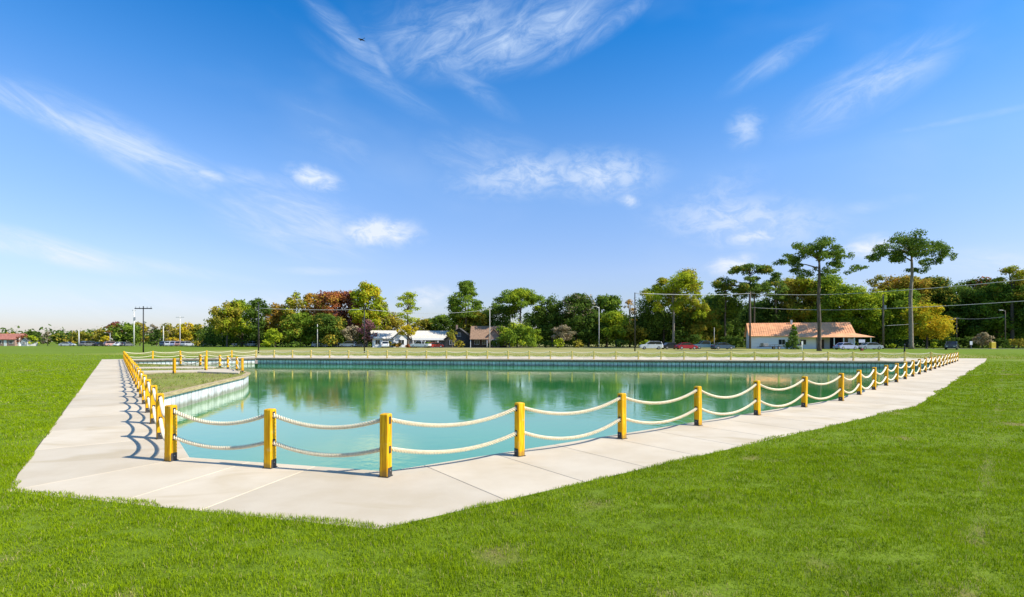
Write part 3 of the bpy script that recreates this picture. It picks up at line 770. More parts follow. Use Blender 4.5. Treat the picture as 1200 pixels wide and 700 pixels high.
# ------------------------------------------------------------------ grass blades
def blades(x, y, z, length, width, seed, segs):
    g = np.random.default_rng(seed); n = len(x)
    ph = g.uniform(0, 2 * np.pi, n); lean = g.uniform(0.15, 0.95, n); lphi = g.uniform(0, 2 * np.pi, n)
    d = np.column_stack([np.cos(ph), np.sin(ph), np.zeros(n)]) * (width * g.uniform(.7, 1.3, n) / 2)[:, None]
    ln = length * g.uniform(.55, 1.25, n)
    bd = np.column_stack([np.cos(lphi), np.sin(lphi), np.zeros(n)])
    base = np.column_stack([x, y, z - 0.005]); up = np.array([0, 0, 1.0])
    tip = base + bd * (ln * lean)[:, None] + up * (ln * np.sqrt(1 - (lean * .92) ** 2))[:, None]
    if segs == 1:
        V = np.stack([base - d, base + d, tip], 1); F = (np.arange(n) * 3)[:, None] + np.array([0, 1, 2])
        return V.reshape(-1, 3), F
    mid = base + bd * (ln * lean * .3)[:, None] + up * (ln * .55)[:, None]
    V = np.stack([base - d, base + d, mid + d * .8, mid - d * .8, tip], 1)
    b = (np.arange(n) * 5)[:, None]
    F = np.concatenate([b + np.array([0, 1, 2]), b + np.array([0, 2, 3]), b + np.array([3, 2, 4])])
    return V.reshape(-1, 3), F
def build_grass():
    g = np.random.default_rng(3); VV = []; FF = []; DD = []; base = 0
    for (y0, y1, dens, ln, wd, seg) in ((2.6, 6.0, 6200, .045, .0046, 2), (6.0, 9.5, 4200, .046, .006, 2), (9.5, 16, 1300, .052, .014, 1), (16, 30, 420, .055, .03, 1), (30, 75, 120, .055, .06, 1)):
        w1 = 1.12 * y1 + 2.2; n = int(dens * 2 * w1 * (y1 - y0)); x = g.uniform(-w1, w1, n); y = g.uniform(y0, y1, n)
        k = (np.abs(x) < 1.12 * y + 2.2) & ~in_poly(x, y, offset_poly(FENCE, 1.6)); x = x[k]; y = y[k]
        sd = sdist(x, y, OUTER)
        k = sd > -0.15 * np.where((x < -6.3) & (y > 7.2), .3, 1) * np.clip(fnoise(x * 0.9, y * 0.9, 4) * 3.4 - 1.35, -.35, 1); x, y, sd = x[k], y[k], sd[k]
        s = soil_mask(x, y); clump = fnoise(x * 7.0, y * 7.0, 2)
        k = (g.random(len(x)) > 0.82 * s) & (g.random(len(x)) < 0.45 + 1.1 * clump); x, y, sd, s = x[k], y[k], sd[k], s[k]
        if y0 >= 30:
            kk = g.random(len(x)) < (1 - (y - 30) / 45) ** 1.3; x, y, sd, s = x[kk], y[kk], sd[kk], s[kk]
        z = hz(x, y) + 0.028 + bumpz(x, y) * np.clip(sd / 0.5, 0, 1)
        L = ln * (0.62 + 0.95 * fnoise(x * 1.1 + 9, y * 1.1, 3)) * (1 - .35 * s)
        V, F = blades(x, y, z, L, wd, int(y0 * 10), seg)
        VV.append(V); FF.append(F + base); base += len(V)
        DD.append(np.repeat(np.clip(s * 0.6, 0, 1), 5 if seg == 2 else 3))
    me = np_mesh('grass', np.concatenate(VV), np.concatenate(FF), M['blade'])
    a = me.attributes.new('dryb', 'FLOAT', 'POINT'); a.data.foreach_set('value', np.concatenate(DD).astype(np.float32))
    tag(link('grass', me), 'short bright green mown grass blades covering the lawn', 'grass', kind='stuff')
    # rough grass on the peninsula
    n = 26000; x = g.uniform(-34, -12, n); y = g.uniform(18, 46, n); k = sdist(x, y, PEN) < -0.15; x, y = x[k], y[k]
    c = fnoise(x * 0.5 + 3, y * 0.5 + 9, 3); k = g.random(len(x)) < np.clip(1.25 - (c - .3) * 3.2, 0.05, 1); x, y = x[k], y[k]
    V, F = blades(x, y, np.full(len(x), 0.03), 0.13 * (0.5 + fnoise(x, y, 2)), .035, 77, 1)
    me = np_mesh('rough_grass', V, F, M['blade_rough'])
    a = me.attributes.new('dryb', 'FLOAT', 'POINT')
    tag(link('rough_grass', me), 'patchy olive rough grass growing on the peninsula', 'grass', kind='stuff')
build_grass()

# ------------------------------------------------------------------ road on the far side
ROAD = [(330, 96), (160, 107), (90, 114), (40, 119), (0, 128), (-45, 146), (-100, 172), (-170, 186), (-420, 205)]
def strip(pts, w0, w1, z):
    m = MB(); vs = []
    for i, p in enumerate(pts):
        a = Vector(pts[max(i - 1, 0)]); b = Vector(pts[min(i + 1, len(pts) - 1)]); d = (b - a).normalized(); nr = Vector((d.y, -d.x))
        for w in (w0, w1): vs.append((p[0] + nr.x * w, p[1] + nr.y * w, hz1(*p) + z))
    return m.add(vs, [(2 * i, 2 * i + 1, 2 * i + 3, 2 * i + 2) for i in range(len(pts) - 1)])
road = tag(strip(ROAD, 0.0, 7.0, 0.03).build('road', M['asphalt']), kind='structure')
strip(ROAD, 0.25, 0.40, 0.036).build('edge_line', M['road_paint'], road); strip(ROAD, 6.6, 6.75, 0.036).build('edge_line', M['road_paint'], road)

# ------------------------------------------------------------------ pixel of the survey -> place on the far ground
def gx(px, Y): return (px - 600) / 600 * Y
def hgt(py, Y): return (400 - py) / 600 * Y + 2.0

# ------------------------------------------------------------------ trees
def leaves(rng, lobes, n, size, flat=0.35):
    lobes = np.array(lobes, float); w = (lobes[:, 3] * lobes[:, 5]) ** 1.0 + lobes[:, 3] ** 2; w /= w.sum()
    k = rng.choice(len(lobes), n, p=w); L = lobes[k]
    d = rng.normal(size=(n, 3)); d[:, 2] += 0.25; d /= np.linalg.norm(d, axis=1)[:, None]
    r = 1 - 0.6 * rng.random(n) ** 1.6; r = np.where(rng.random(n) < .12, rng.uniform(1.0, 1.4, n), r)
    c = L[:, :3] + d * L[:, 3:6] * r[:, None]
    nrm = d + rng.normal(size=(n, 3)) * 0.55; nrm[:, 2] += flat; nrm /= np.linalg.norm(nrm, axis=1)[:, None]
    a = np.cross(nrm, rng.normal(size=(n, 3))); a /= np.linalg.norm(a, axis=1)[:, None] + 1e-9; b = np.cross(nrm, a)
    s = (size * rng.uniform(.55, 1.3, n))[:, None]
    V = np.stack([c - a * s * .62, c - b * s * .36, c + a * s * .62, c + b * s * .36], 1).reshape(-1, 3)
    return V, (np.arange(n) * 4)[:, None] + np.array([0, 1, 2, 3])

def tree(kind, px, Y, top, wpx, pal, label, cb=None, group=None, seed=None, dens=1.0, name=None, bark='bark', cat='tree', lean=0.0, pal2=None, clumps=None):
    """px, top, wpx and cb as seen in the photograph at distance Y: turned into metres once"""
    x = gx(px, Y); z0 = hz1(x, Y) - 0.05; H = hgt(top, Y) - z0; W = wpx * (1.22 if kind == 'round' else 1.0) / 600 * Y
    rng = np.random.default_rng(seed if seed is not None else int(abs(px) * 7 + Y)); 
    cbz = (hgt(cb, Y) - z0) if cb else H * {'round': .25, 'umbrella': .72, 'pine': .45, 'cone': .06, 'shrub': .02, 'open': .38}[kind]
    cbz = max(cbz, 0.1); Hc = H - cbz; rw = W / 2
    root = empty(name or {'umbrella': 'pine_tree', 'pine': 'pine_tree', 'cone': 'conifer', 'shrub': 'shrub'}.get(kind, 'tree'), (x, Y, z0), rng.uniform(0, 6.28) * 0, label, cat, group)
    lobes = []
    if clumps:
        for (cx, cy, rx, rz) in clumps:
            k = Y / 600; yy = rng.uniform(-.35, .35) * rw; kx = gx(cx, Y + yy) - x
            for j in range(8):
                q = rng.uniform(0, 6.28); e = rng.uniform(.15, .9)
                lobes.append((kx + e * rx * np.cos(q) * k, yy + e * rx * k * np.sin(q), hgt(cy + rng.uniform(-.7, .6) * rz, Y) - z0, rx * k * rng.uniform(.26, .44), rx * k * rng.uniform(.26, .44), rz * k * rng.uniform(.35, .6)))
    elif kind in ('round', 'shrub'):
        nl = int(np.clip(14 + W * Hc / 4, 14, 56))
        for i in range(nl):
            th = rng.uniform(0, 2 * np.pi); u = rng.uniform(-.75, .95); rr = np.sqrt(max(0, 1 - u * u * .85)) * rng.uniform(.45, .90)
            lr = rng.uniform(.15, .34) * min(rw, Hc * .62)
            lobes.append((rr * rw * np.cos(th), rr * rw * np.sin(th), cbz + Hc * (.5 + .5 * u) - lr * .55 * (1 if u > .5 else .2), lr * 1.15, lr * 1.15, lr * .85))
        lobes.append((0, 0, cbz + Hc * .45, rw * .5, rw * .5, Hc * .36)); lobes.append((0, 0, H - rw * .3, rw * .3, rw * .3, rw * .28))
    elif kind == 'open':
        nl = int(np.clip(9 + W * Hc / 10, 9, 24))
        for i in range(nl):
            th = rng.uniform(0, 2 * np.pi); f = (i + .5) / nl; rr = rng.uniform(.3, .85) * (1 - .45 * abs(f - .4) * 2)
            lr = rng.uniform(.17, .27) * rw * 1.1
            lobes.append((rr * rw * np.cos(th), rr * rw * np.sin(th), cbz + Hc * f * .93, lr * 1.3, lr * 1.3, lr * .6))
        lobes.append((0, 0, H - rw * .2, rw * .3, rw * .3, rw * .2))
    elif kind == 'umbrella':
        nl = int(np.clip(16 + W * 1.4, 20, 44))
        for i in range(nl):
            th = 2.4 * i + rng.uniform(-.5, .5); rr = np.sqrt((i + .5) / nl) * .84 * rng.uniform(.85, 1.08)
            lr = rng.uniform(.12, .22) * rw; dome = np.sqrt(max(0, 1 - rr * rr))
            zz = dome * rng.uniform(.72, 1.0) if rng.random() < .7 else dome * rng.uniform(.15, .7)
            lobes.append((rr * rw * np.cos(th), rr * rw * np.sin(th), cbz + Hc * (.12 + .80 * zz), lr * 1.25, lr * 1.25, lr * .72))
    elif kind == 'pine':
        nl = int(np.clip(18 + Hc * 1.4, 22, 46))
        for i in range(nl):
            f = (i + .5) / nl; th = 2.4 * i + rng.uniform(-.5, .5); prof = (np.sin(min(1, f * 1.15 + .12) * np.pi) ** .7) * .85 + .12
            rr = prof * rng.uniform(.45, .9); lr = rng.uniform(.14, .25) * rw
            lobes.append((rr * rw * np.cos(th), rr * rw * np.sin(th), cbz + Hc * f * .95, lr * 1.35, lr * 1.35, lr * .6))
        lobes.append((0, 0, H - rw * .15, rw * .25, rw * .25, rw * .15))
    elif kind == 'cone':
        for i in range(16):
            f = (i + .5) / 16; th = 2.4 * i; rr = (1 - f) * .6; lr = (.36 * (1 - f) + .14) * rw
            lobes.append((rr * rw * np.cos(th), rr * rw * np.sin(th), cbz + Hc * f * .95, lr * 1.1, lr * 1.1, lr * 1.0))
    size = (0.0029 if kind in ('umbrella', 'pine', 'open') else 0.0036) * Y
    area = sum(4 * math.pi * l[3] * (l[3] + l[5]) / 2 for l in lobes)
    n = int(np.clip(dens * area * (0.62 if clumps else 0.8 if kind in ('umbrella', 'pine') else 0.58) / (size * size * .45), 250, 12000))
    V, F = leaves(rng, lobes, n, size)
    V[:, 0] += lean * V[:, 2]
    crown = link('crown', np_mesh('crown', V, F, M['leaf_' + pal]), root)
    if pal2:      # a second colour on some of the boughs
        l2 = [l for l in lobes if rng.random() < .4]
        if l2:
            V, F = leaves(rng, [(a, b, c + .1, d * 1.05, e * 1.05, f * 1.05) for a, b, c, d, e, f in l2], int(n * .35), size)
            V[:, 0] += lean * V[:, 2]
            link('turning_leaves', np_mesh('turning_leaves', V, F, M['leaf_' + pal2]), crown)
    if kind != 'shrub':
        m = MB(); tr = max(0.11, H * (.016 if kind in ('umbrella', 'pine') else .020)); wob = rng.uniform(-.02, .02, 8) * H
        topz = cbz + Hc * (.45 if kind in ('round', 'open') else .7)
        pts = [(wob[i] * f * (1 - f) * 2 + lean * topz * f, wob[7 - i] * f * (1 - f) * 2, topz * f) for i, f in enumerate((0, .04, .25, .5, .75, 1.0))]
        m.tube(pts, [tr * 1.45, tr * 1.1, tr, tr * .85, tr * .7, tr * .35], 8)
        for l in sorted(lobes, key=lambda q: -q[3])[: (16 if kind in ('umbrella', 'pine') else 8)]:
            zs = max(cbz * .8, min(topz * .96, l[2] - (Hc * .22 if kind != 'pine' else Hc * .08))); f = zs / topz
            s = (lean * zs, 0, zs); e = (l[0] * .92 + lean * l[2], l[1] * .92, l[2] - l[5] * .2)
            mid = ((s[0] * .5 + e[0] * .5), (s[1] + e[1]) * .5, s[2] * .45 + e[2] * .55 + .1)
            m.tube([s, mid, e], [tr * .42, tr * .30, tr * .12], 5)
        m.build('trunk', M[bark], root, smooth=True)
    else:
        m = MB()
        for i in range(4):
            q = rng.uniform(0, 6.28); m.tube([(0.1 * math.cos(q), 0.1 * math.sin(q), 0), (rw * .4 * math.cos(q), rw * .4 * math.sin(q), H * .6)], [.05, .02], 5)
        m.build('stem', M['bark'], root)
    return root

T = tree
# far left, across the wide lawn
T('round', 8, 190, 391, 24, 'ye', 'low golden tree behind the red roofed house', 403, pal2='or')
T('round', 26, 186, 393, 11, 'rd', 'small reddish tree between the red roofed house and the cottage', 402)
T('cone', 35, 192, 385.5, 18, 'dk', 'pointed dark evergreen behind a yellow-green tree by the cottage')
T('round', 43, 193, 388, 13, 'dk', 'dark rounded tree beside the pointed evergreen', 404)
T('round', 37, 183, 393, 13, 'yg', 'bright yellow-green tree in front of the pointed evergreen', 404)
T('open', 56, 192, 388.5, 16, 'gy', 'thin grey-brown tree in a gap of the distant tree line', 402)
T('round', 71, 190, 389, 22, 'dk', 'dark green tree behind the first parked cars beyond the lawn', 403, pal2='og')
T('round', 91, 192, 388, 24, 'og', 'olive green tree behind the short white pole', 403)
T('round', 108, 193, 389.5, 20, 'og', 'olive tree left of the golden sapling', 403, pal2='gr')
T('round', 121, 190, 383, 14, 'og', 'upright olive tree just behind the golden sapling', 403)
T('round', 124, 176, 393, 9, 'ye', 'golden yellow sapling among the distant parked cars', 404, name='sapling')
T('round', 134, 188, 377, 15, 'rd', 'purple-red topped tree between the lamp mast and the tall white pole', 396, pal2='pl')
T('round', 147, 184, 377, 26, 'gr', 'broad green tree behind the pale twin poles', 404, pal2='dk')
T('round', 164, 190, 378, 16, 'og', 'green tree behind the dark crossarm pole', 403)
T('open', 178, 190, 380, 16, 'gy', 'thin grey-brown tree to one side of the dark crossarm pole', 400)
T('round', 184, 182, 386, 14, 'dk', 'low dark tree under the thin grey tree', 405)
T('round', 198, 190, 378.5, 20, 'og', 'brown-green tree between two slim poles', 402, pal2='gy')
T('round', 217, 184, 378, 20, 'ye', 'tall golden yellow tree behind the row of pale cars', 402, pal2='og')
T('round', 205, 180, 395, 18, 'ye', 'low yellow tree over the row of pale cars', 405, pal2='or')
T('round', 232, 188, 380, 18, 'og', 'olive tree next to the tall golden tree', 402, pal2='gr')
T('shrub', 232, 176, 399, 18, 'og', 'rounded olive shrub at the foot of the olive tree')
T('round', 247, 184, 382, 18, 'dk', 'dark tree beside the tall autumn grove', 402)
# autumn grove
T('round', 266, 152, 353, 30, 'og', 'tall olive and yellow tree at the edge of the autumn grove', 398, pal2='yg')
T('round', 284, 158, 352, 30, 'yg', 'tall yellow-green tree second in the autumn grove', 396, pal2='gr')
T('round', 303, 150, 349.5, 26, 'dk', 'tall dark green tree behind the black lamp pole by the autumn grove', 402)
T('round', 323, 156, 355, 28, 'or', 'tall orange tree next to the dark green one in the grove', 396, pal2='og')
T('round', 322, 142, 385, 20, 'yg', 'small pale green tree in front of the orange tree', 404)
T('round', 347, 154, 342, 26, 'og', 'yellow-olive tree with ragged top in the grove', 394, pal2='yg')
T('round', 366, 157, 343, 26, 'or', 'golden brown tree in the middle of the grove', 394, pal2='og')
T('round', 352, 147, 366, 34, 'gr', 'lower green tree standing before the ragged topped tree', 404, pal2='og')
T('round', 388, 153, 341, 34, 'rd', 'broad orange-red tree in the grove', 392, pal2='or')
T('round', 411, 155, 341, 32, 'rd', 'russet red tree beside the bright yellow-green tree', 392, pal2='pl')
T('round', 386, 146, 368, 40, 'dk', 'dark green understorey tree beneath the broad orange-red tree', 405, pal2='og')
T('round', 428, 152, 331.5, 34, 'yg', 'tallest bright yellow-green tree of the grove', 385, pal2='ye')
T('round', 443, 154, 352, 26, 'yg', 'pale green tree on the pole side of the tallest grove tree', 394, pal2='gy')
T('round', 414, 144, 382, 22, 'gy', 'small grey-brown tree at the foot of the russet tree', 403)
T('round', 430, 143, 374, 18, 'pl', 'small plum red tree behind the black pole', 404)
T('round', 456, 158, 366, 28, 'og', 'rounded olive tree behind the white house gable', 396)
T('open', 478, 140, 342, 36, 'yg', 'slender light green pine rising over the white house', 378, dens=1.1)
T('round', 478, 138, 380, 20, 'ye', 'small bright yellow tree before the white house', 396)
T('round', 497, 162, 373, 30, 'og', 'low olive tree behind the white house roof', 396)
T('round', 518, 164, 370, 34, 'dk', 'dark green tree behind the end of the white house', 396, pal2='gr')
T('round', 530, 134, 386, 13, 'og', 'small olive tree before the dark gable house', 402)
T('round', 597, 134, 388, 14, 'gr', 'small green tree at the end of the brown roofed house', 404)
T('round', 541, 158, 366, 26, 'gr', 'mid green tree behind the dark gable house', 398)
# middle
T('pine', 546, 152, 330, 50, 'gr', 'tall open green pine behind the dark gable house', 372, pal2='pn')
T('round', 556, 156, 362, 40, 'og', 'olive tree crowding behind the brown roofs', 398, pal2='gr')
T('round', 584, 156, 354, 34, 'pn', 'dark pine green tree behind the brown roofed house', 394)
T('umbrella', 610, 148, 336.5, 60, 'gr', 'dome topped green pine beside the brown house', 372, pal2='yg')
T('round', 606, 140, 378, 54, 'gr', 'dense green tree under the dome topped pine', 406, pal2='yg')
T('round', 647, 152, 346, 32, 'dk', 'dark green tree next to the dome topped pine', 396, pal2='pn')
T('round', 675, 150, 343, 38, 'dk', 'tall dark green tree behind the pale bare shrub tree', 396, pal2='gy')
T('round', 690, 146, 364, 36, 'dk', 'dense dark tree just behind the pale street pole', 405)
T('open', 659, 134, 382, 32, 'gy', 'pale grey-brown leafless looking tree by the road', 398, dens=1.6)
T('shrub', 654, 131, 397, 16, 'yg', 'bright green shrub below the pale leafless looking tree')
T('round', 711, 152, 345, 32, 'gr', 'green tree rising behind the pale street pole', 390, pal2='dk')
T('round', 722, 143, 364, 34, 'yg', 'bright yellow-green tree beside the pale street pole', 402, pal2='gr')
T('open', 738, 150, 351, 24, 'or', 'thin orange-brown tree behind the black roadside pole', 388, dens=.8)
T('round', 745, 141, 378, 34, 'og', 'low olive tree behind the black roadside pole', 405)
T('umbrella', 789, 132, 320, 70, 'yg', 'big round topped yellow-green pine above the parked cars', 360, pal2='og', dens=1.5, bark='bark_pale', clumps=[(790, 331, 26, 11), (770, 337, 16, 10), (812, 337, 16, 11), (790, 345, 24, 10), (764, 348, 12, 8), (816, 350, 13, 9), (802, 360, 15, 8), (823, 366, 11, 9), (774, 361, 10, 7)])
T('round', 778, 142, 338, 58, 'dk', 'broad dark tree under the big yellow-green crown', 404)
T('round', 816, 140, 358, 44, 'og', 'olive green tree beside the leaning trunk above parked cars', 404, pal2='gr')
T('round', 842, 144, 345, 44, 'pn', 'dark pine green tree between big round pine and timber pole', 402, pal2='gr')
T('pine', 850, 138, 331, 30, 'pn', 'small pine poking out left of the flat topped pine', 352)
# right
T('umbrella', 879, 134, 311, 50, 'pn', 'flat topped umbrella pine behind the timber pole', 334, pal2='og', clumps=[(880, 316, 18, 6), (866, 319, 11, 5), (895, 317, 11, 5), (850, 332, 14, 6), (845, 337, 9, 4), (868, 338, 14, 5), (884, 330, 12, 5), (900, 336, 12, 5)])
T('umbrella', 884, 136, 332, 50, 'pn', 'second tier pine just below the flat topped umbrella pine', 352)
T('pine', 909, 140, 319, 34, 'pn', 'thin pine between the umbrella pine and the tall roadside pine', 352)
T('round', 902, 146, 352, 54, 'dk', 'dark tree behind the orange roofed shed', 400)
T('umbrella', 960, 90, 280.5, 84, 'pn', 'tall roadside pine with wide spreading crown before the orange roof', 324, dens=1.1, bark='bark', clumps=[(962, 288, 20, 9), (945, 293, 18, 8), (978, 293, 18, 8), (930, 302, 16, 7), (915, 308, 9, 5), (990, 300, 14, 7), (958, 301, 16, 6), (935, 313, 12, 5), (985, 310, 14, 6), (1003, 318, 12, 5), (968, 318, 13, 6), (942, 322, 12, 6)])
T('round', 935, 142, 326, 44, 'og', 'olive tree behind the tall roadside pine', 380, pal2='yg')
T('round', 975, 138, 322, 56, 'gr', 'broad green tree behind the tall roadside pine', 392, pal2='yg')
T('round', 1008, 134, 334, 44, 'yg', 'bright green tree at the end of the orange roof', 396, pal2='gr')
T('open', 1030, 138, 322, 34, 'og', 'thin topped olive tree behind the pole with the transformer', 372)
T('round', 1048, 132, 338, 44, 'gr', 'green tree between the transformer pole and the great pine', 402, pal2='yg')
T('umbrella', 1068, 113, 277, 104, 'pn', 'great umbrella pine with forked crown, the tallest by the road', 322, dens=1.1, bark='bark_pale', clumps=[(1062, 286, 22, 10), (1044, 291, 16, 9), (1080, 290, 18, 10), (1100, 294, 16, 9), (1110, 301, 10, 8), (1032, 301, 13, 7), (1022, 306, 8, 5), (1052, 301, 14, 7), (1072, 301, 13, 7), (1092, 305, 12, 6), (1076, 317, 12, 5)])
T('round', 1062, 138, 322, 46, 'og', 'orange tinted tree behind the great umbrella pine trunk', 362, pal2='or')
T('round', 1086, 122, 355, 42, 'ye', 'golden yellow tree beside the great umbrella pine trunk', 400, pal2='yg')
T('round', 1094, 138, 324, 42, 'dk', 'dark tree rising behind the golden yellow tree', 402, pal2='og')
T('round', 1122, 136, 334, 46, 'dk', 'dark green tree behind the slim grey pole', 404, pal2='gr')
T('round', 1142, 140, 327, 44, 'dk', 'dark tree with brownish top behind the power lines', 404, pal2='rd')
T('round', 1168, 132, 330, 46, 'gr', 'green tree near the lamp topped pole', 404, pal2='dk')
T('open', 1186, 128, 312, 40, 'og', 'tall thin topped tree beside the lamp topped pole', 350, pal2='yg')
T('round', 1212, 128, 322, 50, 'dk', 'dark tree at the lawn end of the road wood', 404, pal2='gr')
T('round', 1255, 126, 320, 60, 'gr', 'broad green tree past the lawn end of the road wood', 404)
T('round', -30, 192, 386, 30, 'gr', 'green tree beyond the red roofed house', 404)
# dark back row that closes the gaps
for i, (px, top, w) in enumerate([(262, 372, 40), (300, 372, 44), (340, 370, 44), (378, 368, 44), (418, 370, 44), (560, 374, 40), (628, 366, 44), (662, 366, 44), (700, 364, 44), (738, 370, 44), (775, 366, 44), (812, 362, 44),
                                   (850, 356, 46), (890, 352, 46), (930, 350, 46), (970, 348, 48), (1010, 350, 46), (1050, 348, 46), (1090, 346, 46), (1130, 344, 46), (1170, 344, 46), (1210, 342, 46)]):
    T('round', px, 168, top, w, 'dk', 'dark green tree filling the back row of the wood', 404, group='back row of the wood', seed=900 + i, dens=.8)
# shrubs along the road
for i, (px, Y, top, w, pal, lab) in enumerate([(312, 140, 398, 14, 'yg', 'pale green shrub at the foot of the small pale tree'), (345, 140, 400, 22, 'dk', 'dark shrub under the ragged topped tree'),
        (500, 141, 401, 14, 'gr', 'green shrub behind the white pickup'), (466, 139, 402, 16, 'or', 'low rusty shrub before the white house'), (482, 138, 403, 18, 'rd', 'low red shrub under the small yellow tree'),
        (455, 141, 399.5, 16, 'og', 'round olive shrub by the white house gable'), (538, 136, 399, 14, 'og', 'olive shrub before the dark gable house'), (578, 136, 399, 16, 'dk', 'dark shrub beside the brown house porch'),
        (622, 136, 396, 22, 'gr', 'leafy shrub beside the brown house'), (640, 136, 399, 18, 'dk', 'dark shrub between house and leafless looking tree'), (678, 134, 398, 20, 'og', 'olive shrub near the pale street pole'), (728, 134, 397, 22, 'dk', 'dark shrub before the yellow-green tree'),
        (756, 132, 398, 16, 'yg', 'bright shrub behind the white sport utility car'), (812, 130, 392, 24, 'dk', 'dark shrub behind the red car'), (855, 128, 393, 30, 'dk', 'dark shrub behind the dark blue car'),
        (1050, 124, 397, 22, 'dk', 'dark shrub between the transformer pole and the great pine'), (1045, 118, 403, 8, 'yg', 'small bright shrub right of the transformer pole'), (1094, 118, 401, 7, 'yg', 'small pale green bush under the golden yellow tree'),
        (1108, 126, 394, 30, 'dk', 'dark shrub behind the dark jeep'), (1136, 124, 394, 24, 'dk', 'dark shrub near the white roadside sign'), (1150, 122, 390, 22, 'gy', 'greyish shrub near the white roadside sign'),
        (1192, 118, 397, 18, 'og', 'olive shrub by the lamp topped pole'), (1176, 124, 396, 20, 'dk', 'dark shrub behind the yellow roadside box')]):
    T('shrub', px, Y, top, w, pal, lab, seed=600 + i, cat='shrub')
T('cone', 930, 108, 380, 18, 'pn', 'dark conifer standing before the orange roofed shed', dens=1.2, pal2='gr')
# distant wood that closes the horizon
def far_wood():
    g = np.random.default_rng(8); lobes = []
    for k in range(360):
        a = -1.15 + 2.3 * k / 360; Y = 300 + g.uniform(-15, 15); h = g.uniform(7.5, 11)
        lobes.append((math.tan(a) * Y if abs(a) < 1.4 else 0, Y, h * .45, 7, 7, h * .55))
    V, F = leaves(g, lobes, 26000, 1.7)
    tag(link('distant_wood', np_mesh('distant_wood', V, F, M['leaf_dk'])), 'low dark distant wood along the horizon', 'wood', kind='stuff')
far_wood()

def thicket():
    g = np.random.default_rng(21); lobes = []
    for k in range(420):
        px = 236 + 1040 * k / 420; Y = 158 - 20 * sst((px - 560) / 400) + g.uniform(-3, 8); h = g.uniform(3.0, 6.5)
        lobes.append((gx(px, Y), Y, h * .42, 1.9, 1.9, h * .5))
    V, F = leaves(g, lobes, 30000, .55)
    V[:, 2] += 0.25
    tag(link('thicket', np_mesh('thicket', V, F, M['leaf_dk'])), 'dark undergrowth closing the foot of the roadside wood', 'undergrowth', kind='stuff')
thicket()

# ------------------------------------------------------------------ cars
WHEEL = MB().tube([(0, -.11, 0), (0, -.09, 0), (0, .09, 0), (0, .11, 0)], [.29, .33, .33, .29], 16).mesh('tyre', M['tyre'], False)
RIM = MB().tube([(0, -.118, 0), (0, .118, 0)], .20, 12).mesh('rim', M['rim'])
def car(kind, px, Y, yaw, col, label, group='cars parked along the road', x=None):
    X = gx(px, Y) if x is None else x
    r = empty({'pickup': 'pickup_truck', 'suv': 'parked_car'}.get(kind, 'parked_car'), (X, Y, hz1(X, Y) + 0.034), R(yaw), label, 'truck' if kind == 'pickup' else 'car', group)
    if kind == 'sedan':
        L, W = 4.5, 1.78; body = [(-2.2, .35), (-2.25, .62), (-2.1, .86), (-1.2, .93), (1.0, .92), (1.9, .78), (2.22, .62), (2.25, .36), (1.9, .22), (-1.9, .22)]
        cab = [(-1.65, .90), (-1.0, 1.36), (.15, 1.42), (.55, 1.36), (1.25, .88)]; roof = [(-1.02, 1.36), (-.9, 1.42), (.1, 1.455), (.5, 1.39), (.1, 1.40)]
    elif kind == 'suv':
        L, W = 4.7, 1.88; body = [(-2.3, .4), (-2.35, .8), (-2.25, 1.05), (1.0, 1.08), (2.0, .98), (2.32, .78), (2.35, .42), (2.0, .27), (-2.0, .27)]
        cab = [(-2.2, 1.03), (-1.95, 1.62), (-1.2, 1.70), (.35, 1.68), (1.15, 1.04)]; roof = [(-2.0, 1.62), (-1.2, 1.74), (.3, 1.73), (.42, 1.66), (-1.2, 1.68)]
    else:
        L, W = 5.4, 1.95; body = [(-2.65, .5), (-2.7, 1.02), (-.65, 1.04), (1.4, 1.10), (2.4, 1.02), (2.68, .85), (2.7, .48), (2.3, .34), (-2.3, .34)]
        cab = [(-.72, 1.0), (-.62, 1.72), (-.1, 1.78), (.75, 1.76), (1.5, 1.06)]; roof = [(-.66, 1.70), (-.1, 1.82), (.72, 1.81), (.85, 1.73), (-.1, 1.76)]
    MB().profile(body, W / 2, .05, .10).build('body', M[col], r)
    MB().profile(cab, W / 2 - .07, .16, .14).build('windows', M['glass'], r)
    MB().profile(roof, W / 2 - .20, .04, .05).build('roof', M[col], r)
    # pillars
    for s in (-1, 1):
        y = s * (W / 2 - .115); c0 = cab
        for (xa, za), (xb, zb) in ((c0[0], c0[1]), (c0[-1], c0[-2]), ((sum(c[0] for c in cab) / 5, cab[0][1]), (sum(c[0] for c in cab) / 5 - .05, cab[2][1]))):
            MB().tube([(xa, s * (W / 2 - .09), za), (xb, s * (W / 2 - .19), zb)], .045, 5).build('pillar', M[col], r)
    wx = L * .31
    for sx in (-wx, wx):
        for s in (-1, 1):
            w = link('wheel', WHEEL, r, (sx, s * (W / 2 - .10), .33)); link('rim', RIM, w)
    for s in (-1, 1):
        zz = body[5][1] if kind == 'sedan' else .86
        MB().box(L / 2 - .14, L / 2 - .015, s * (W / 2 - .36) - .15, s * (W / 2 - .36) + .15, zz - .22, zz - .08).build('headlight', M['lamp_clear'], r)
        MB().box(-L / 2 - .005 + (.02 if kind == 'sedan' else 0), -L / 2 + .10, s * (W / 2 - .30) - .13, s * (W / 2 - .30) + .13, .72, .86).build('taillight', M['lamp_red'], r)
    MB().box(-L / 2 - .06, -L / 2 + .12, -W / 2 + .12, W / 2 - .12, .36, .52).build('bumper', M['bracket'] if kind == 'pickup' else M[col], r)
    return r
car('suv', 763, 107.5, 172, 'p_white', 'white sport utility car next to the black roadside pole')
car('sedan', 786, 110.5, 15, 'p_black', 'black car half behind the red car')
car('sedan', 804, 107.0, 8, 'p_red', 'dark red car parked beside the black one')
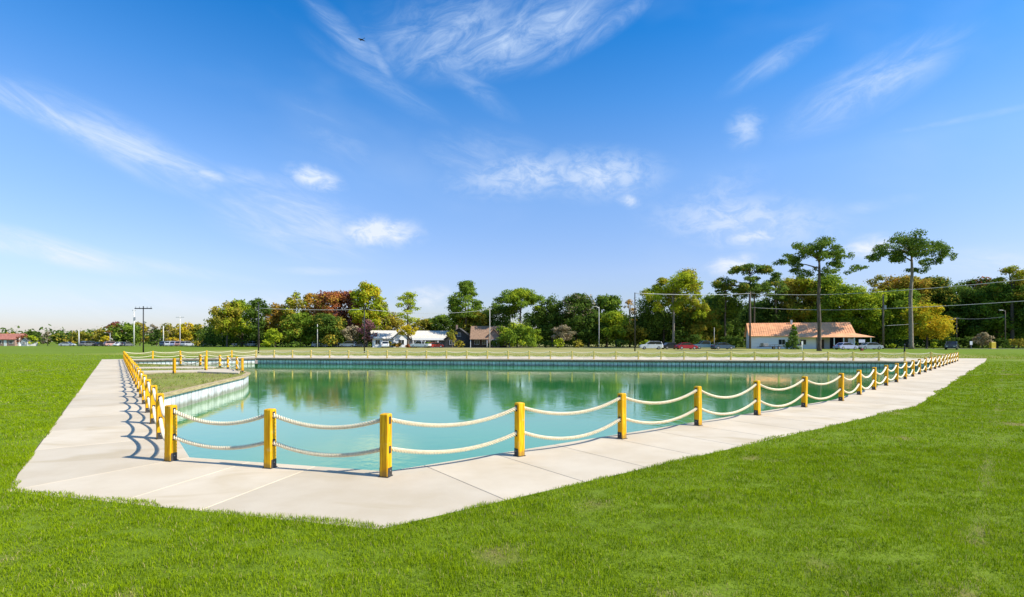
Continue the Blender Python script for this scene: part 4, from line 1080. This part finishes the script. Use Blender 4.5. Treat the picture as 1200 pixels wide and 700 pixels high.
car('pickup', 827, 110.5, 178, 'p_teal', 'teal blue pickup between the red car and the dark blue car')
car('sedan', 847, 107.5, 4, 'p_blue', 'dark blue car next to the teal pickup')
car('sedan', 991, 104.5, 10, 'p_lilac', 'lilac silver car before the carport of the orange roofed shed')
car('sedan', 1019, 106.0, 176, 'p_silver', 'silver car at the foot of the transformer pole')
car('suv', 1115, 104.0, 226, 'p_black', 'black jeep facing the pond near the fence corner')
car('pickup', 493, 133.0, 165, 'p_white', 'white pickup parked before the white house')
car('sedan', 510, 134.5, 12, 'p_scarlet', 'bright red car next to the white pickup')
car('suv', 452, 137.0, 100, 'p_white', 'white car parked under the white house gable')
car('suv', 376, 146, 10, 'p_silver', 'silver car under the autumn grove')
car('sedan', 392, 147, 170, 'p_black', 'black car under the autumn grove')
car('suv', 408, 145, 175, 'p_white', 'white car under the russet tree')
car('sedan', 420, 146, 6, 'p_grey', 'grey car beside the white one under the russet tree')
car('sedan', 79, 175, 8, 'p_silver', 'silver car by the short white pole beyond the wide lawn', 'cars beyond the wide lawn')
car('suv', 102, 175, 95, 'p_grey', 'grey car right of the short white pole beyond the wide lawn', 'cars beyond the wide lawn')
car('suv', 107, 177, 92, 'p_teal', 'teal car beside the grey one beyond the wide lawn', 'cars beyond the wide lawn')
car('sedan', 118, 174, 80, 'p_black', 'black car under the golden sapling', 'cars beyond the wide lawn')
car('suv', 131.5, 174, 60, 'p_rose', 'faded rose car by the lamp mast', 'cars beyond the wide lawn')
car('sedan', 141, 174, 85, 'p_white', 'white car next to the faded rose car', 'cars beyond the wide lawn')
car('sedan', 148, 175, 85, 'p_grey', 'dark grey car near the tall pale pole', 'cars beyond the wide lawn')
for i, (px, c, l) in enumerate([(195, 'p_blue', 'dark blue car first in the row under the golden tree'), (201, 'p_white', 'white car after the dark blue one under the golden tree'), (207, 'p_lilac', 'lilac car in the middle of the row under the golden tree'),
                                (213, 'p_rose', 'rose car beside the lilac car under the golden tree'), (219, 'p_silver', 'silver car last in the row under the golden tree')]):
    car('suv', px, 172, 88, c, l, 'cars beyond the wide lawn')
car('suv', 245, 170, 20, 'p_grey', 'grey car near the olive shrub beyond the lawn', 'cars beyond the wide lawn')
car('pickup', 283, 160, 10, 'p_silver', 'silver pickup at the edge of the autumn grove', 'cars beyond the wide lawn')
car('suv', 297, 161, 90, 'p_white', 'white van-like car beside the silver pickup by the grove', 'cars beyond the wide lawn')

# flatbed trailer by the shed
tx, ty = gx(905, 108), 108.0
tr = empty('trailer', (tx, ty, hz1(tx, ty)), R(4), 'dark flatbed trailer parked before the white shed wall', 'trailer')
MB().box(-2.3, 2.0, -.9, .9, .55, .68).build('deck', M['bracket'], tr)
MB().tube([(-2.3, 0, .58), (-3.4, 0, .5)], .06, 6).build('tongue', M['bracket'], tr)
for s in (-1, 1):
    w = link('wheel', WHEEL, tr, (.9, s * 1.02, .33)); link('rim', RIM, w)
rl = MB()
for s in (-1, 1): rl.tube([(-2.3, s * .85, 1.0), (2.0, s * .85, 1.0)], .03, 5)
for xx in (-2.25, 0, 1.95):
    for s in (-1, 1): rl.tube([(xx, s * .85, .66), (xx, s * .85, 1.0)], .03, 5)
rl.build('side_rail', M['bracket'], tr)
MB().box(-2.25, -1.2, -.6, .6, .685, 1.35).build('tool_box', M['grey_metal'], tr)

# ------------------------------------------------------------------ buildings
def window(root, x, z, w, h, y, rz=0):
    o = MB().box(x - w / 2, x + w / 2, y - .05, y - .005, z, z + h).build('window', M['glass'], root)
    f = MB()
    for a in (x - w / 2 - .06, x + w / 2): f.box(a, a + .06, y - .09, y - .004, z - .06, z + h + .06)
    for b in (z - .06, z + h): f.box(x - w / 2 + .001, x + w / 2 - .001, y - .088, y - .004, b, b + .06)
    f.box(x - .025, x + .025, y - .08, y - .004, z + .001, z + h - .001)
    f.build('window_frame', M['trim'], o)
def door(root, x, w, h, y, m='trim'):
    o = MB().box(x - w / 2, x + w / 2, y - .06, y - .005, 0.02, h).build('door', M[m], root)
    MB().box(x + w / 2 - .16, x + w / 2 - .10, y - .11, y - .055, 1.0, 1.06).build('handle', M['bracket'], o)
def gable_roof(x0, x1, y0, y1, ze, zr, ov=.4, t=.14):
    """ridge along x"""
    m = MB(); yc = (y0 + y1) / 2; s = (zr - ze) / (yc - y0); ye0, ye1 = y0 - ov, y1 + ov; zo = ze - ov * s
    for (a, za, b, zb) in ((ye0, zo, yc, zr), (yc, zr, ye1, zo)):
        vs = [(x0 - ov, a, za), (x1 + ov, a, za), (x1 + ov, b, zb), (x0 - ov, b, zb)]; vs += [(x, y, z + t) for x, y, z in vs]
        m.add(vs, [(3, 2, 1, 0), (4, 5, 6, 7), (0, 1, 5, 4), (1, 2, 6, 5), (2, 3, 7, 6), (3, 0, 4, 7)])
    return m
def gable_roof_y(x0, x1, y0, y1, ze, zr, ov=.4, t=.14):
    """ridge along y, gable towards the pond"""
    q = gable_roof(y0, y1, x0, x1, ze, zr, ov, t)
    m = MB(); m.add([(y, x, z) for x, y, z in q.v], [tuple(reversed(f)) for f in q.f]); return m
def house_box(x0, x1, y0, y1, ze, zr=None, axis='x'):
    m = MB(); m.box(x0, x1, y0, y1, 0, ze)
    if zr:
        if axis == 'x':
            yc = (y0 + y1) / 2
            for x in (x0, x1 - .12): m.add([(x, y0, ze), (x, y1, ze), (x, yc, zr), (x + .12, y0, ze), (x + .12, y1, ze), (x + .12, yc, zr)], [(0, 2, 1), (3, 4, 5), (0, 3, 5, 2), (1, 2, 5, 4)])
        else:
            xc = (x0 + x1) / 2
            for y in (y0, y1 - .12): m.add([(x0, y, ze), (x1, y, ze), (xc, y, zr), (x0, y + .12, ze), (x1, y + .12, ze), (xc, y + .12, zr)], [(0, 1, 2), (3, 5, 4), (0, 2, 5, 3), (1, 4, 5, 2)])
    return m

# orange roofed shed with carport: x 880..1002, eaves 394, ridge 378
SY = 118.0
hx = gx(880, SY); W = gx(985, SY) - hx
sh = empty('metal_roofed_shed', (hx, SY, hz1(hx, SY)), R(-18), 'long low white shed with rusty orange metal roof and open carport', 'building')
house_box(0, 13.2, 0, 9, 3.0, 5.7).build('wall', M['white_wall'], sh)
house_box(13.21, 16.2, 1.2, 9, 2.8).build('wall', M['grey_wall'], sh)
rf = gable_roof(-.1, W, 0, 9, 3.0, 5.9, .35).build('roof', M['orange_roof'], sh)
sb = MB()
for k in range(44):
    x = .0 + k * (W - .1) / 43; s = (5.9 - 3.0) / 4.5
    vs = [(x, -.36, 3.0 - .36 * s + .15), (x + .06, -.36, 3.0 - .36 * s + .15), (x + .06, 4.5, 6.06), (x, 4.5, 6.06)]
    link('roof_seam', MB().add(vs + [(a, b, c + .05) for a, b, c in vs], [(4, 5, 6, 7), (0, 1, 5, 4), (1, 2, 6, 5), (2, 3, 7, 6), (3, 0, 4, 7)]).mesh('roof_seam', M['orange_roof']), rf)
# lean-to roof in front of the carport end
lt = MB(); vs = [(8.5, -1.6, 2.55), (W + 3.3, -1.6, 2.55), (W + .4, .3, 3.35), (8.5, .3, 3.35)]; lt.add(vs + [(a, b, c + .10) for a, b, c in vs], [(3, 2, 1, 0), (4, 5, 6, 7), (0, 1, 5, 4), (1, 2, 6, 5), (2, 3, 7, 6), (3, 0, 4, 7)])
lt.build('lean_to_roof', M['orange_roof'], sh)
for x in (16.4, 18.2, 20.2, W + 2.6): MB().box(x - .09, x + .09, -1.45, -1.27, 0, 2.58).build('carport_post', M['trim'], sh)
MB().box(16.3, W - .1, 8.8, 9, 0, 3.0).build('back_wall', M['dark_wall'], sh)
MB().box(W - .12, W, 3.0, 8.79, 0, 3.0).build('side_wall', M['grey_wall'], sh)
MB().box(19.2, 20.4, -.8, -.72, .9, 2.3).build('wall_sign', M['sign_blue'], sh)
window(sh, 10.6, 1.0, 1.3, 1.1, 0); window(sh, 6.4, 1.0, 1.3, 1.1, 0); door(sh, 14.6, .95, 2.1, 1.2, 'brown_wall')
MB().box(8.9, 9.3, 3.9, 4.3, 5.4, 6.7).build('vent_pipe', M['trim'], rf)

# white house with three low gables: x 441..530, eaves 398, top 388
HY = 146.0
hx = gx(441, HY); W = gx(530, HY) - hx
wh = empty('white_house', (hx, HY - 4, hz1(hx, HY)), R(16), 'long low white house with cream roof and three small front gables', 'house')
house_box(0, W, 0, 10, 2.9, 4.6).build('wall', M['white_wall'], wh)
gable_roof(0, W, 0, 10, 2.6, 4.7, .5).build('roof', M['cream_roof'], wh)
for (a, b, zt) in ((5.2, 10.2, 4.7),):
    g = house_box(a + .3, b - .3, -1.8, 4, 2.55, zt - .15, 'y').build('gable_wall', M['white_wall'], wh)
    gable_roof_y(a, b, -1.9, 4, 2.5, zt, .3).build('gable_roof', M['cream_roof'], g)
vs = [(10.6, -2.6, 2.45), (W + .5, -2.6, 2.45), (W + .5, .3, 3.2), (10.6, .3, 3.2)]
pr = MB().add(vs + [(a, b, c + .12) for a, b, c in vs], [(3, 2, 1, 0), (4, 5, 6, 7), (0, 1, 5, 4), (1, 2, 6, 5), (2, 3, 7, 6), (3, 0, 4, 7)]).build('porch_roof', M['cream_roof'], wh)
MB().box(10.62, W + .48, -2.66, -2.61, 2.05, 2.6).build('fascia', M['trim'], pr)
for x in (10.9, 14.3, 17.8, W + .2): MB().box(x - .1, x + .1, -2.55, -2.35, 0, 2.46).build('porch_post', M['trim'], wh)
for x in (1.4, 3.4, 14.6, 16.6): window(wh, x, .9, 1.2, 1.2, 0)
window(wh, 7.7, .9, 1.5, 1.2, -1.8)
MB().box(18.2, 20.8, -.07, -.01, .02, 2.1).build('garage_door', M['grey_wall'], wh)
door(wh, 12.6, .95, 2.05, 0, 'brown_wall')

# dark gable house and brown roofed house
DY = 143.0
hx = gx(522, DY); dh = empty('dark_gable_house', (hx, DY, hz1(hx, DY)), 0, 'dark timber house with steep grey gable facing the road', 'house')
house_box(0, 7.6, 0, 8, 2.6, 5.15, 'y').build('wall', M['dark_wall'], dh)
gable_roof_y(-.2, 7.8, -.3, 8, 2.4, 5.35, .3).build('roof', M['grey_roof'], dh)
window(dh, 3.8, 3.1, .9, .9, 0); window(dh, 1.8, .8, 1.2, 1.2, 0); door(dh, 5.0, .95, 2.1, 0, 'brown_wall')
MB().box(2.6, 3.1, 3, 3.5, 5.0, 6.4).build('chimney', M['brick'], dh)
hx = gx(553, DY - 2); bh = empty('brown_roofed_house', (hx, DY - 2, hz1(hx, DY)), 0, 'house with stepped tan shingle roofs and front dormer gable', 'house')
house_box(0, 9.6, 0, 9, 2.7, 5.6).build('wall', M['brown_wall'], bh)
gable_roof(-.1, 8.6, 0, 9, 2.7, 5.9, .5).build('roof', M['tan_roof'], bh)
g = house_box(4.6, 7.6, -1.2, 4, 3.1, 4.9, 'y').build('dormer', M['brick'], bh); gable_roof_y(4.4, 7.8, -1.3, 4, 3.0, 5.1, .25).build('dormer_roof', M['tan_roof'], g)
vs = [(-.4, -2.2, 2.2), (4.6, -2.2, 2.2), (4.6, .4, 3.2), (-.4, .4, 3.2)]
MB().add(vs + [(a, b, c + .1) for a, b, c in vs], [(3, 2, 1, 0), (4, 5, 6, 7), (0, 1, 5, 4), (1, 2, 6, 5), (2, 3, 7, 6), (3, 0, 4, 7)]).build('porch_roof', M['tan_roof'], bh)
vs = [(7.4, -2.6, 1.6), (10.2, -2.6, 1.6), (10.2, 1.2, 4.1), (7.4, 1.2, 4.1)]
MB().add(vs + [(a, b, c + .1) for a, b, c in vs], [(3, 2, 1, 0), (4, 5, 6, 7), (0, 1, 5, 4), (1, 2, 6, 5), (2, 3, 7, 6), (3, 0, 4, 7)]).build('side_roof', M['tan_roof'], bh)
for x in (-.2, 4.3): MB().box(x - .08, x + .08, -2.05, -1.89, 0, 2.25).build('porch_post', M['trim'], bh)
window(bh, 1.4, .9, 1.2, 1.2, 0); window(bh, 3.4, .9, 1.0, 1.2, 0); window(bh, 6.1, 1.0, 1.3, 1.2, -1.2); window(bh, 8.9, .6, .9, .9, 0)

# red roofed house and cottage beyond the wide lawn
RY = 184.0
hx = gx(-14, RY); rh = empty('red_roofed_house', (hx, RY, hz1(hx, RY)), 0, 'pink house with faded red roof beyond the wide lawn', 'house')
house_box(0, 9.6, 0, 7, 2.6, 4.2).build('wall', M['brick'], rh); gable_roof(0, 9.6, 0, 7, 2.5, 4.4, .4).build('roof', M['red_roof'], rh)
for x in (1.5, 4.2, 8.3): window(rh, x, .9, 1.2, 1.1, 0)
door(rh, 6.2, .95, 2.05, 0)
house_box(9.7, 10.3, 1, 6, 3.0).build('white_annex', M['white_wall'], rh)
hx = gx(24.5, RY - 3); ct = empty('small_cottage', (hx, RY - 3, hz1(hx, RY)), 0, 'small grey cottage beside the red roofed house', 'house')
house_box(0, 2.2, 0, 4, 1.9, 2.7, 'y').build('wall', M['grey_wall'], ct); gable_roof_y(0, 2.2, 0, 4, 1.9, 2.9, .2).build('roof', M['grey_roof'], ct); window(ct, 1.1, .7, .7, .8, 0)

# ------------------------------------------------------------------ poles, wires, signs
def pole(px, Y, top, rad, m, label, name='utility_pole', cat='pole', arm=None, group=None, lamp=None, tr=False, armz=.35):
    X = gx(px, Y); z0 = hz1(X, Y); H = hgt(top, Y) - z0
    r = empty(name, (X, Y, z0), 0, label, cat, group)
    MB().tube([(0, 0, -.1), (0, 0, H * .5), (0, 0, H)], [rad, rad * .85, rad * .7], 10).build('shaft', M[m], r, smooth=True)
    if arm:
        a = MB().box(-arm, arm, -.07, .07, H - armz - .07, H - armz + .07).build('crossarm', M[m], r)
        for q in (-arm * .9, -arm * .45, arm * .45, arm * .9): MB().tube([(q, 0, H - armz + .07), (q, 0, H - armz + .3)], [.05, .035], 6).build('insulator', M['grey_metal'], a)
    if tr:
        MB().tube([(.32, -.1, H * .72), (.32, -.1, H * .72 + .06), (.32, -.1, H * .72 + .9), (.32, -.1, H * .72 + .95)], [.2, .26, .26, .16], 12).build('transformer', M['grey_metal'], r)
    if lamp:
        l = MB().tube([(0, 0, H * lamp), (-.7, -.2, H * lamp + .3), (-1.3, -.3, H * lamp + .35)], .045, 6).build('lamp_arm', M['grey_metal'], r)
        MB().box(-1.75, -1.2, -.42, -.18, H * lamp + .27, H * lamp + .42).build('lamp_head', M['white_pole'], l)
    return (X, Y, z0 + H)
kA = pole(744, 88, 343, .11, 'black_pole', 'black roadside pole standing in the pasture beside the white car')
kB = pole(427, 76, 360, .09, 'black_pole', 'black pole in the pasture before the russet trees', arm=.7)
kC = pole(303, 74, 354, .085, 'black_pole', 'black pole in the pasture before the autumn grove')
kD = pole(168, 78, 359, .10, 'black_pole', 'dark pole with wide crossarm beyond the walkway end', arm=1.3)
kE = pole(879, 117, 342, .22, 'wood_pole', 'brown timber pole at the corner of the orange roofed shed', arm=1.0)
kF = pole(1035, 114, 345, .21, 'wood_pole', 'timber pole with transformer beside the silver car', tr=True)
kG = pole(1121, 128, 372, .12, 'wood_pole', 'slim grey pole in the shade of the road wood', arm=.6)
kH = pole(1178, 124, 364, .13, 'wood_pole', 'lamp topped pole at the lawn end of the road wood', lamp=.97)
kI = pole(702, 132, 360, .10, 'white_pole', 'pale street pole in front of the dark trees', lamp=.98)
kJ = pole(574, 130, 361, .10, 'white_pole', 'thin pale pole before the brown roofed house', arm=.5)
kK = pole(157, 172, 363, .24, 'white_pole', 'tall pale pole before the broad green tree', arm=.6, tr=True)
pole(92.5, 174, 387, .20, 'white_pole', 'short white pole near the distant silver car')
pole(129, 174, 390, .13, 'grey_metal', 'lamp mast beside the golden sapling', lamp=.93, name='lamp_mast')
pole(191.5, 172, 382, .17, 'white_pole', 'slim pale pole at the start of the row of cars')
pole(211, 172, 371, .15, 'white_pole', 'taller slim pole with crossarm over the row of cars', arm=1.4)
pole(241, 172, 373, .16, 'white_pole', 'thin pole by the distant grey car', arm=.5)
pole(260.5, 166, 378, .2, 'white_pole', 'pale pole with twin lamps at the edge of the grove', lamp=.9)
pole(372, 140, 380, .10, 'white_pole', 'small pale pole under the autumn grove')
pole(837, 126, 384, .07, 'white_pole', 'thin pale flag mast behind the blue pickup', name='mast')
kX = (gx(1330, 100), 100.0, hgt(312, 100)); kW = (gx(620, 100), 150.0, 9.5)
def wire(a, b, sag, label, dz=(0, 0), rad=.035):
    P = []
    for i in range(15):
        t = i / 14; P.append((a[0] + (b[0] - a[0]) * t, a[1] + (b[1] - a[1]) * t, a[2] + dz[0] + (b[2] + dz[1] - a[2] - dz[0]) * t - 4 * sag * t * (1 - t)))
    tag(MB().tube(P, rad, 5).build('power_line', M['wire'], smooth=True), label, 'cable', 'overhead power lines')
wire(kA, kE, .3, 'power line from the black roadside pole to the shed corner pole', (-.1, -.4), .05)
wire(kE, kF, .5, 'upper power line from the shed corner pole to the transformer pole', (-.4, .6), .05)
wire(kF, kX, .5, 'upper power line from the transformer pole past the road wood', (.6, 0), .06)
wire(kE, kF, .4, 'lower power line from the shed corner pole to the transformer pole', (-3.6, -3.2), .04)
wire(kF, kX, .4, 'lower power line from the transformer pole past the road wood', (-3.2, -5.0), .05)
wire(kF, kG, .3, 'cable from the transformer pole to the slim grey pole', (-7.0, -.3), .03)
wire(kG, kH, .3, 'cable from the slim grey pole to the lamp topped pole', (-.3, -1.5), .03)
wire(kC, kB, .15, 'cable between the two black pasture poles', (-.9, -.35), .03)
wire(kB, kJ, .8, 'cable from the black pasture pole to the thin pale pole', (-.35, -.3), .03)

# roadside bits
def stand(px, Y, name, label, cat): X = gx(px, Y); return empty(name, (X, Y, hz1(X, Y)), 0, label, cat)
s = stand(940, 96, 'mailbox', 'white mailbox on a post near the shed conifer', 'mailbox')
MB().box(-.05, .05, -.05, .05, 0, 1.05).build('post', M['trim'], s); b = MB().box(-.95, -.10, -.14, .14, .78, .92).build('arm', M['trim'], s)
MB().profile([(-.75, .93), (-.75, 1.15), (-.65, 1.24), (-.35, 1.24), (-.25, 1.15), (-.25, .93)], .28, .04, .03).build('box', M['bracket'], s)
MB().box(-.16, .16, -.06, -.051, 1.06, 1.75).build('plate', M['white_wall'], s)
s = stand(1010, 92, 'road_sign', 'small pale blue sign above a red base by the lilac car', 'sign')
MB().tube([(0, 0, 0), (0, 0, 1.5)], .04, 6).build('post', M['grey_metal'], s); MB().box(-.55, .55, -.03, .03, 1.5, 2.05).build('panel', M['sign_blue'], s); MB().prism([(-.18, -.18), (.18, -.18), (.18, .18), (-.18, .18)], 0, .45, .05).build('base', M['sign_red'], s)
s = stand(1060, 82, 'bollard', 'black roadside post in the pasture by the fence bend', 'bollard')
MB().tube([(0, 0, 0), (0, 0, .1), (0, 0, .12), (0, 0, 1.1), (0, 0, 1.2), (0, 0, 1.24)], [.16, .16, .11, .11, .14, .08], 10).build('shaft', M['black_pole'], s); MB().tube([(0, 0, 1.24), (0, 0, 1.3)], [.06, .04], 8).build('cap', M['grey_metal'], s)
s = stand(1138, 116, 'road_sign', 'white roadside sign on a post under the dark trees', 'sign')
MB().tube([(0, 0, 0), (0, 0, 1.0)], .05, 6).build('post', M['grey_metal'], s); MB().box(-.28, .28, -.03, .03, .9, 1.75).build('panel', M['trim'], s)
s = stand(1163, 118, 'utility_box', 'yellow roadside box under the lamp topped pole', 'box')
MB().prism([(-.5, -.35), (.5, -.35), (.5, .35), (-.5, .35)], .1, 1.55, .06).build('cabinet', M['yellow_paint'], s); MB().box(-.6, .6, -.45, .45, 0, .1).build('plinth', M['concrete'], s)

# ------------------------------------------------------------------ bird
bx, by = gx(424, 70), 70.0
bz = hgt(47, 70)
V = [(-.30, 0, .02), (-.12, -.07, .06), (.15, -.08, .04), (.36, 0, 0), (.15, .08, .04), (-.12, .07, .06), (0, 0, .12), (0, 0, -.05),
     (.16, -.42, .10), (-.02, -.44, .10), (.02, -.86, .02), (.16, .42, .10), (-.02, .44, .10), (.02, .86, .02), (-.52, -.10, .02), (-.52, .10, .02)]
F = [(0, 1, 6), (1, 2, 6), (2, 3, 6), (3, 4, 6), (4, 5, 6), (5, 0, 6), (1, 0, 7), (2, 1, 7), (3, 2, 7), (4, 3, 7), (5, 4, 7), (0, 5, 7), (2, 1, 9, 8), (8, 9, 10), (5, 4, 11, 12), (12, 11, 13), (0, 14, 15)]
bo = MB().add(V, F).build('bird', M['bird'], None, (bx, by, bz), R(120))
bo.rotation_euler = (R(-18), R(12), R(155))
tag(bo, 'dark bird gliding high in the blue sky', 'bird')
sol = bo.modifiers.new('thick', 'SOLIDIFY'); sol.thickness = 0.03
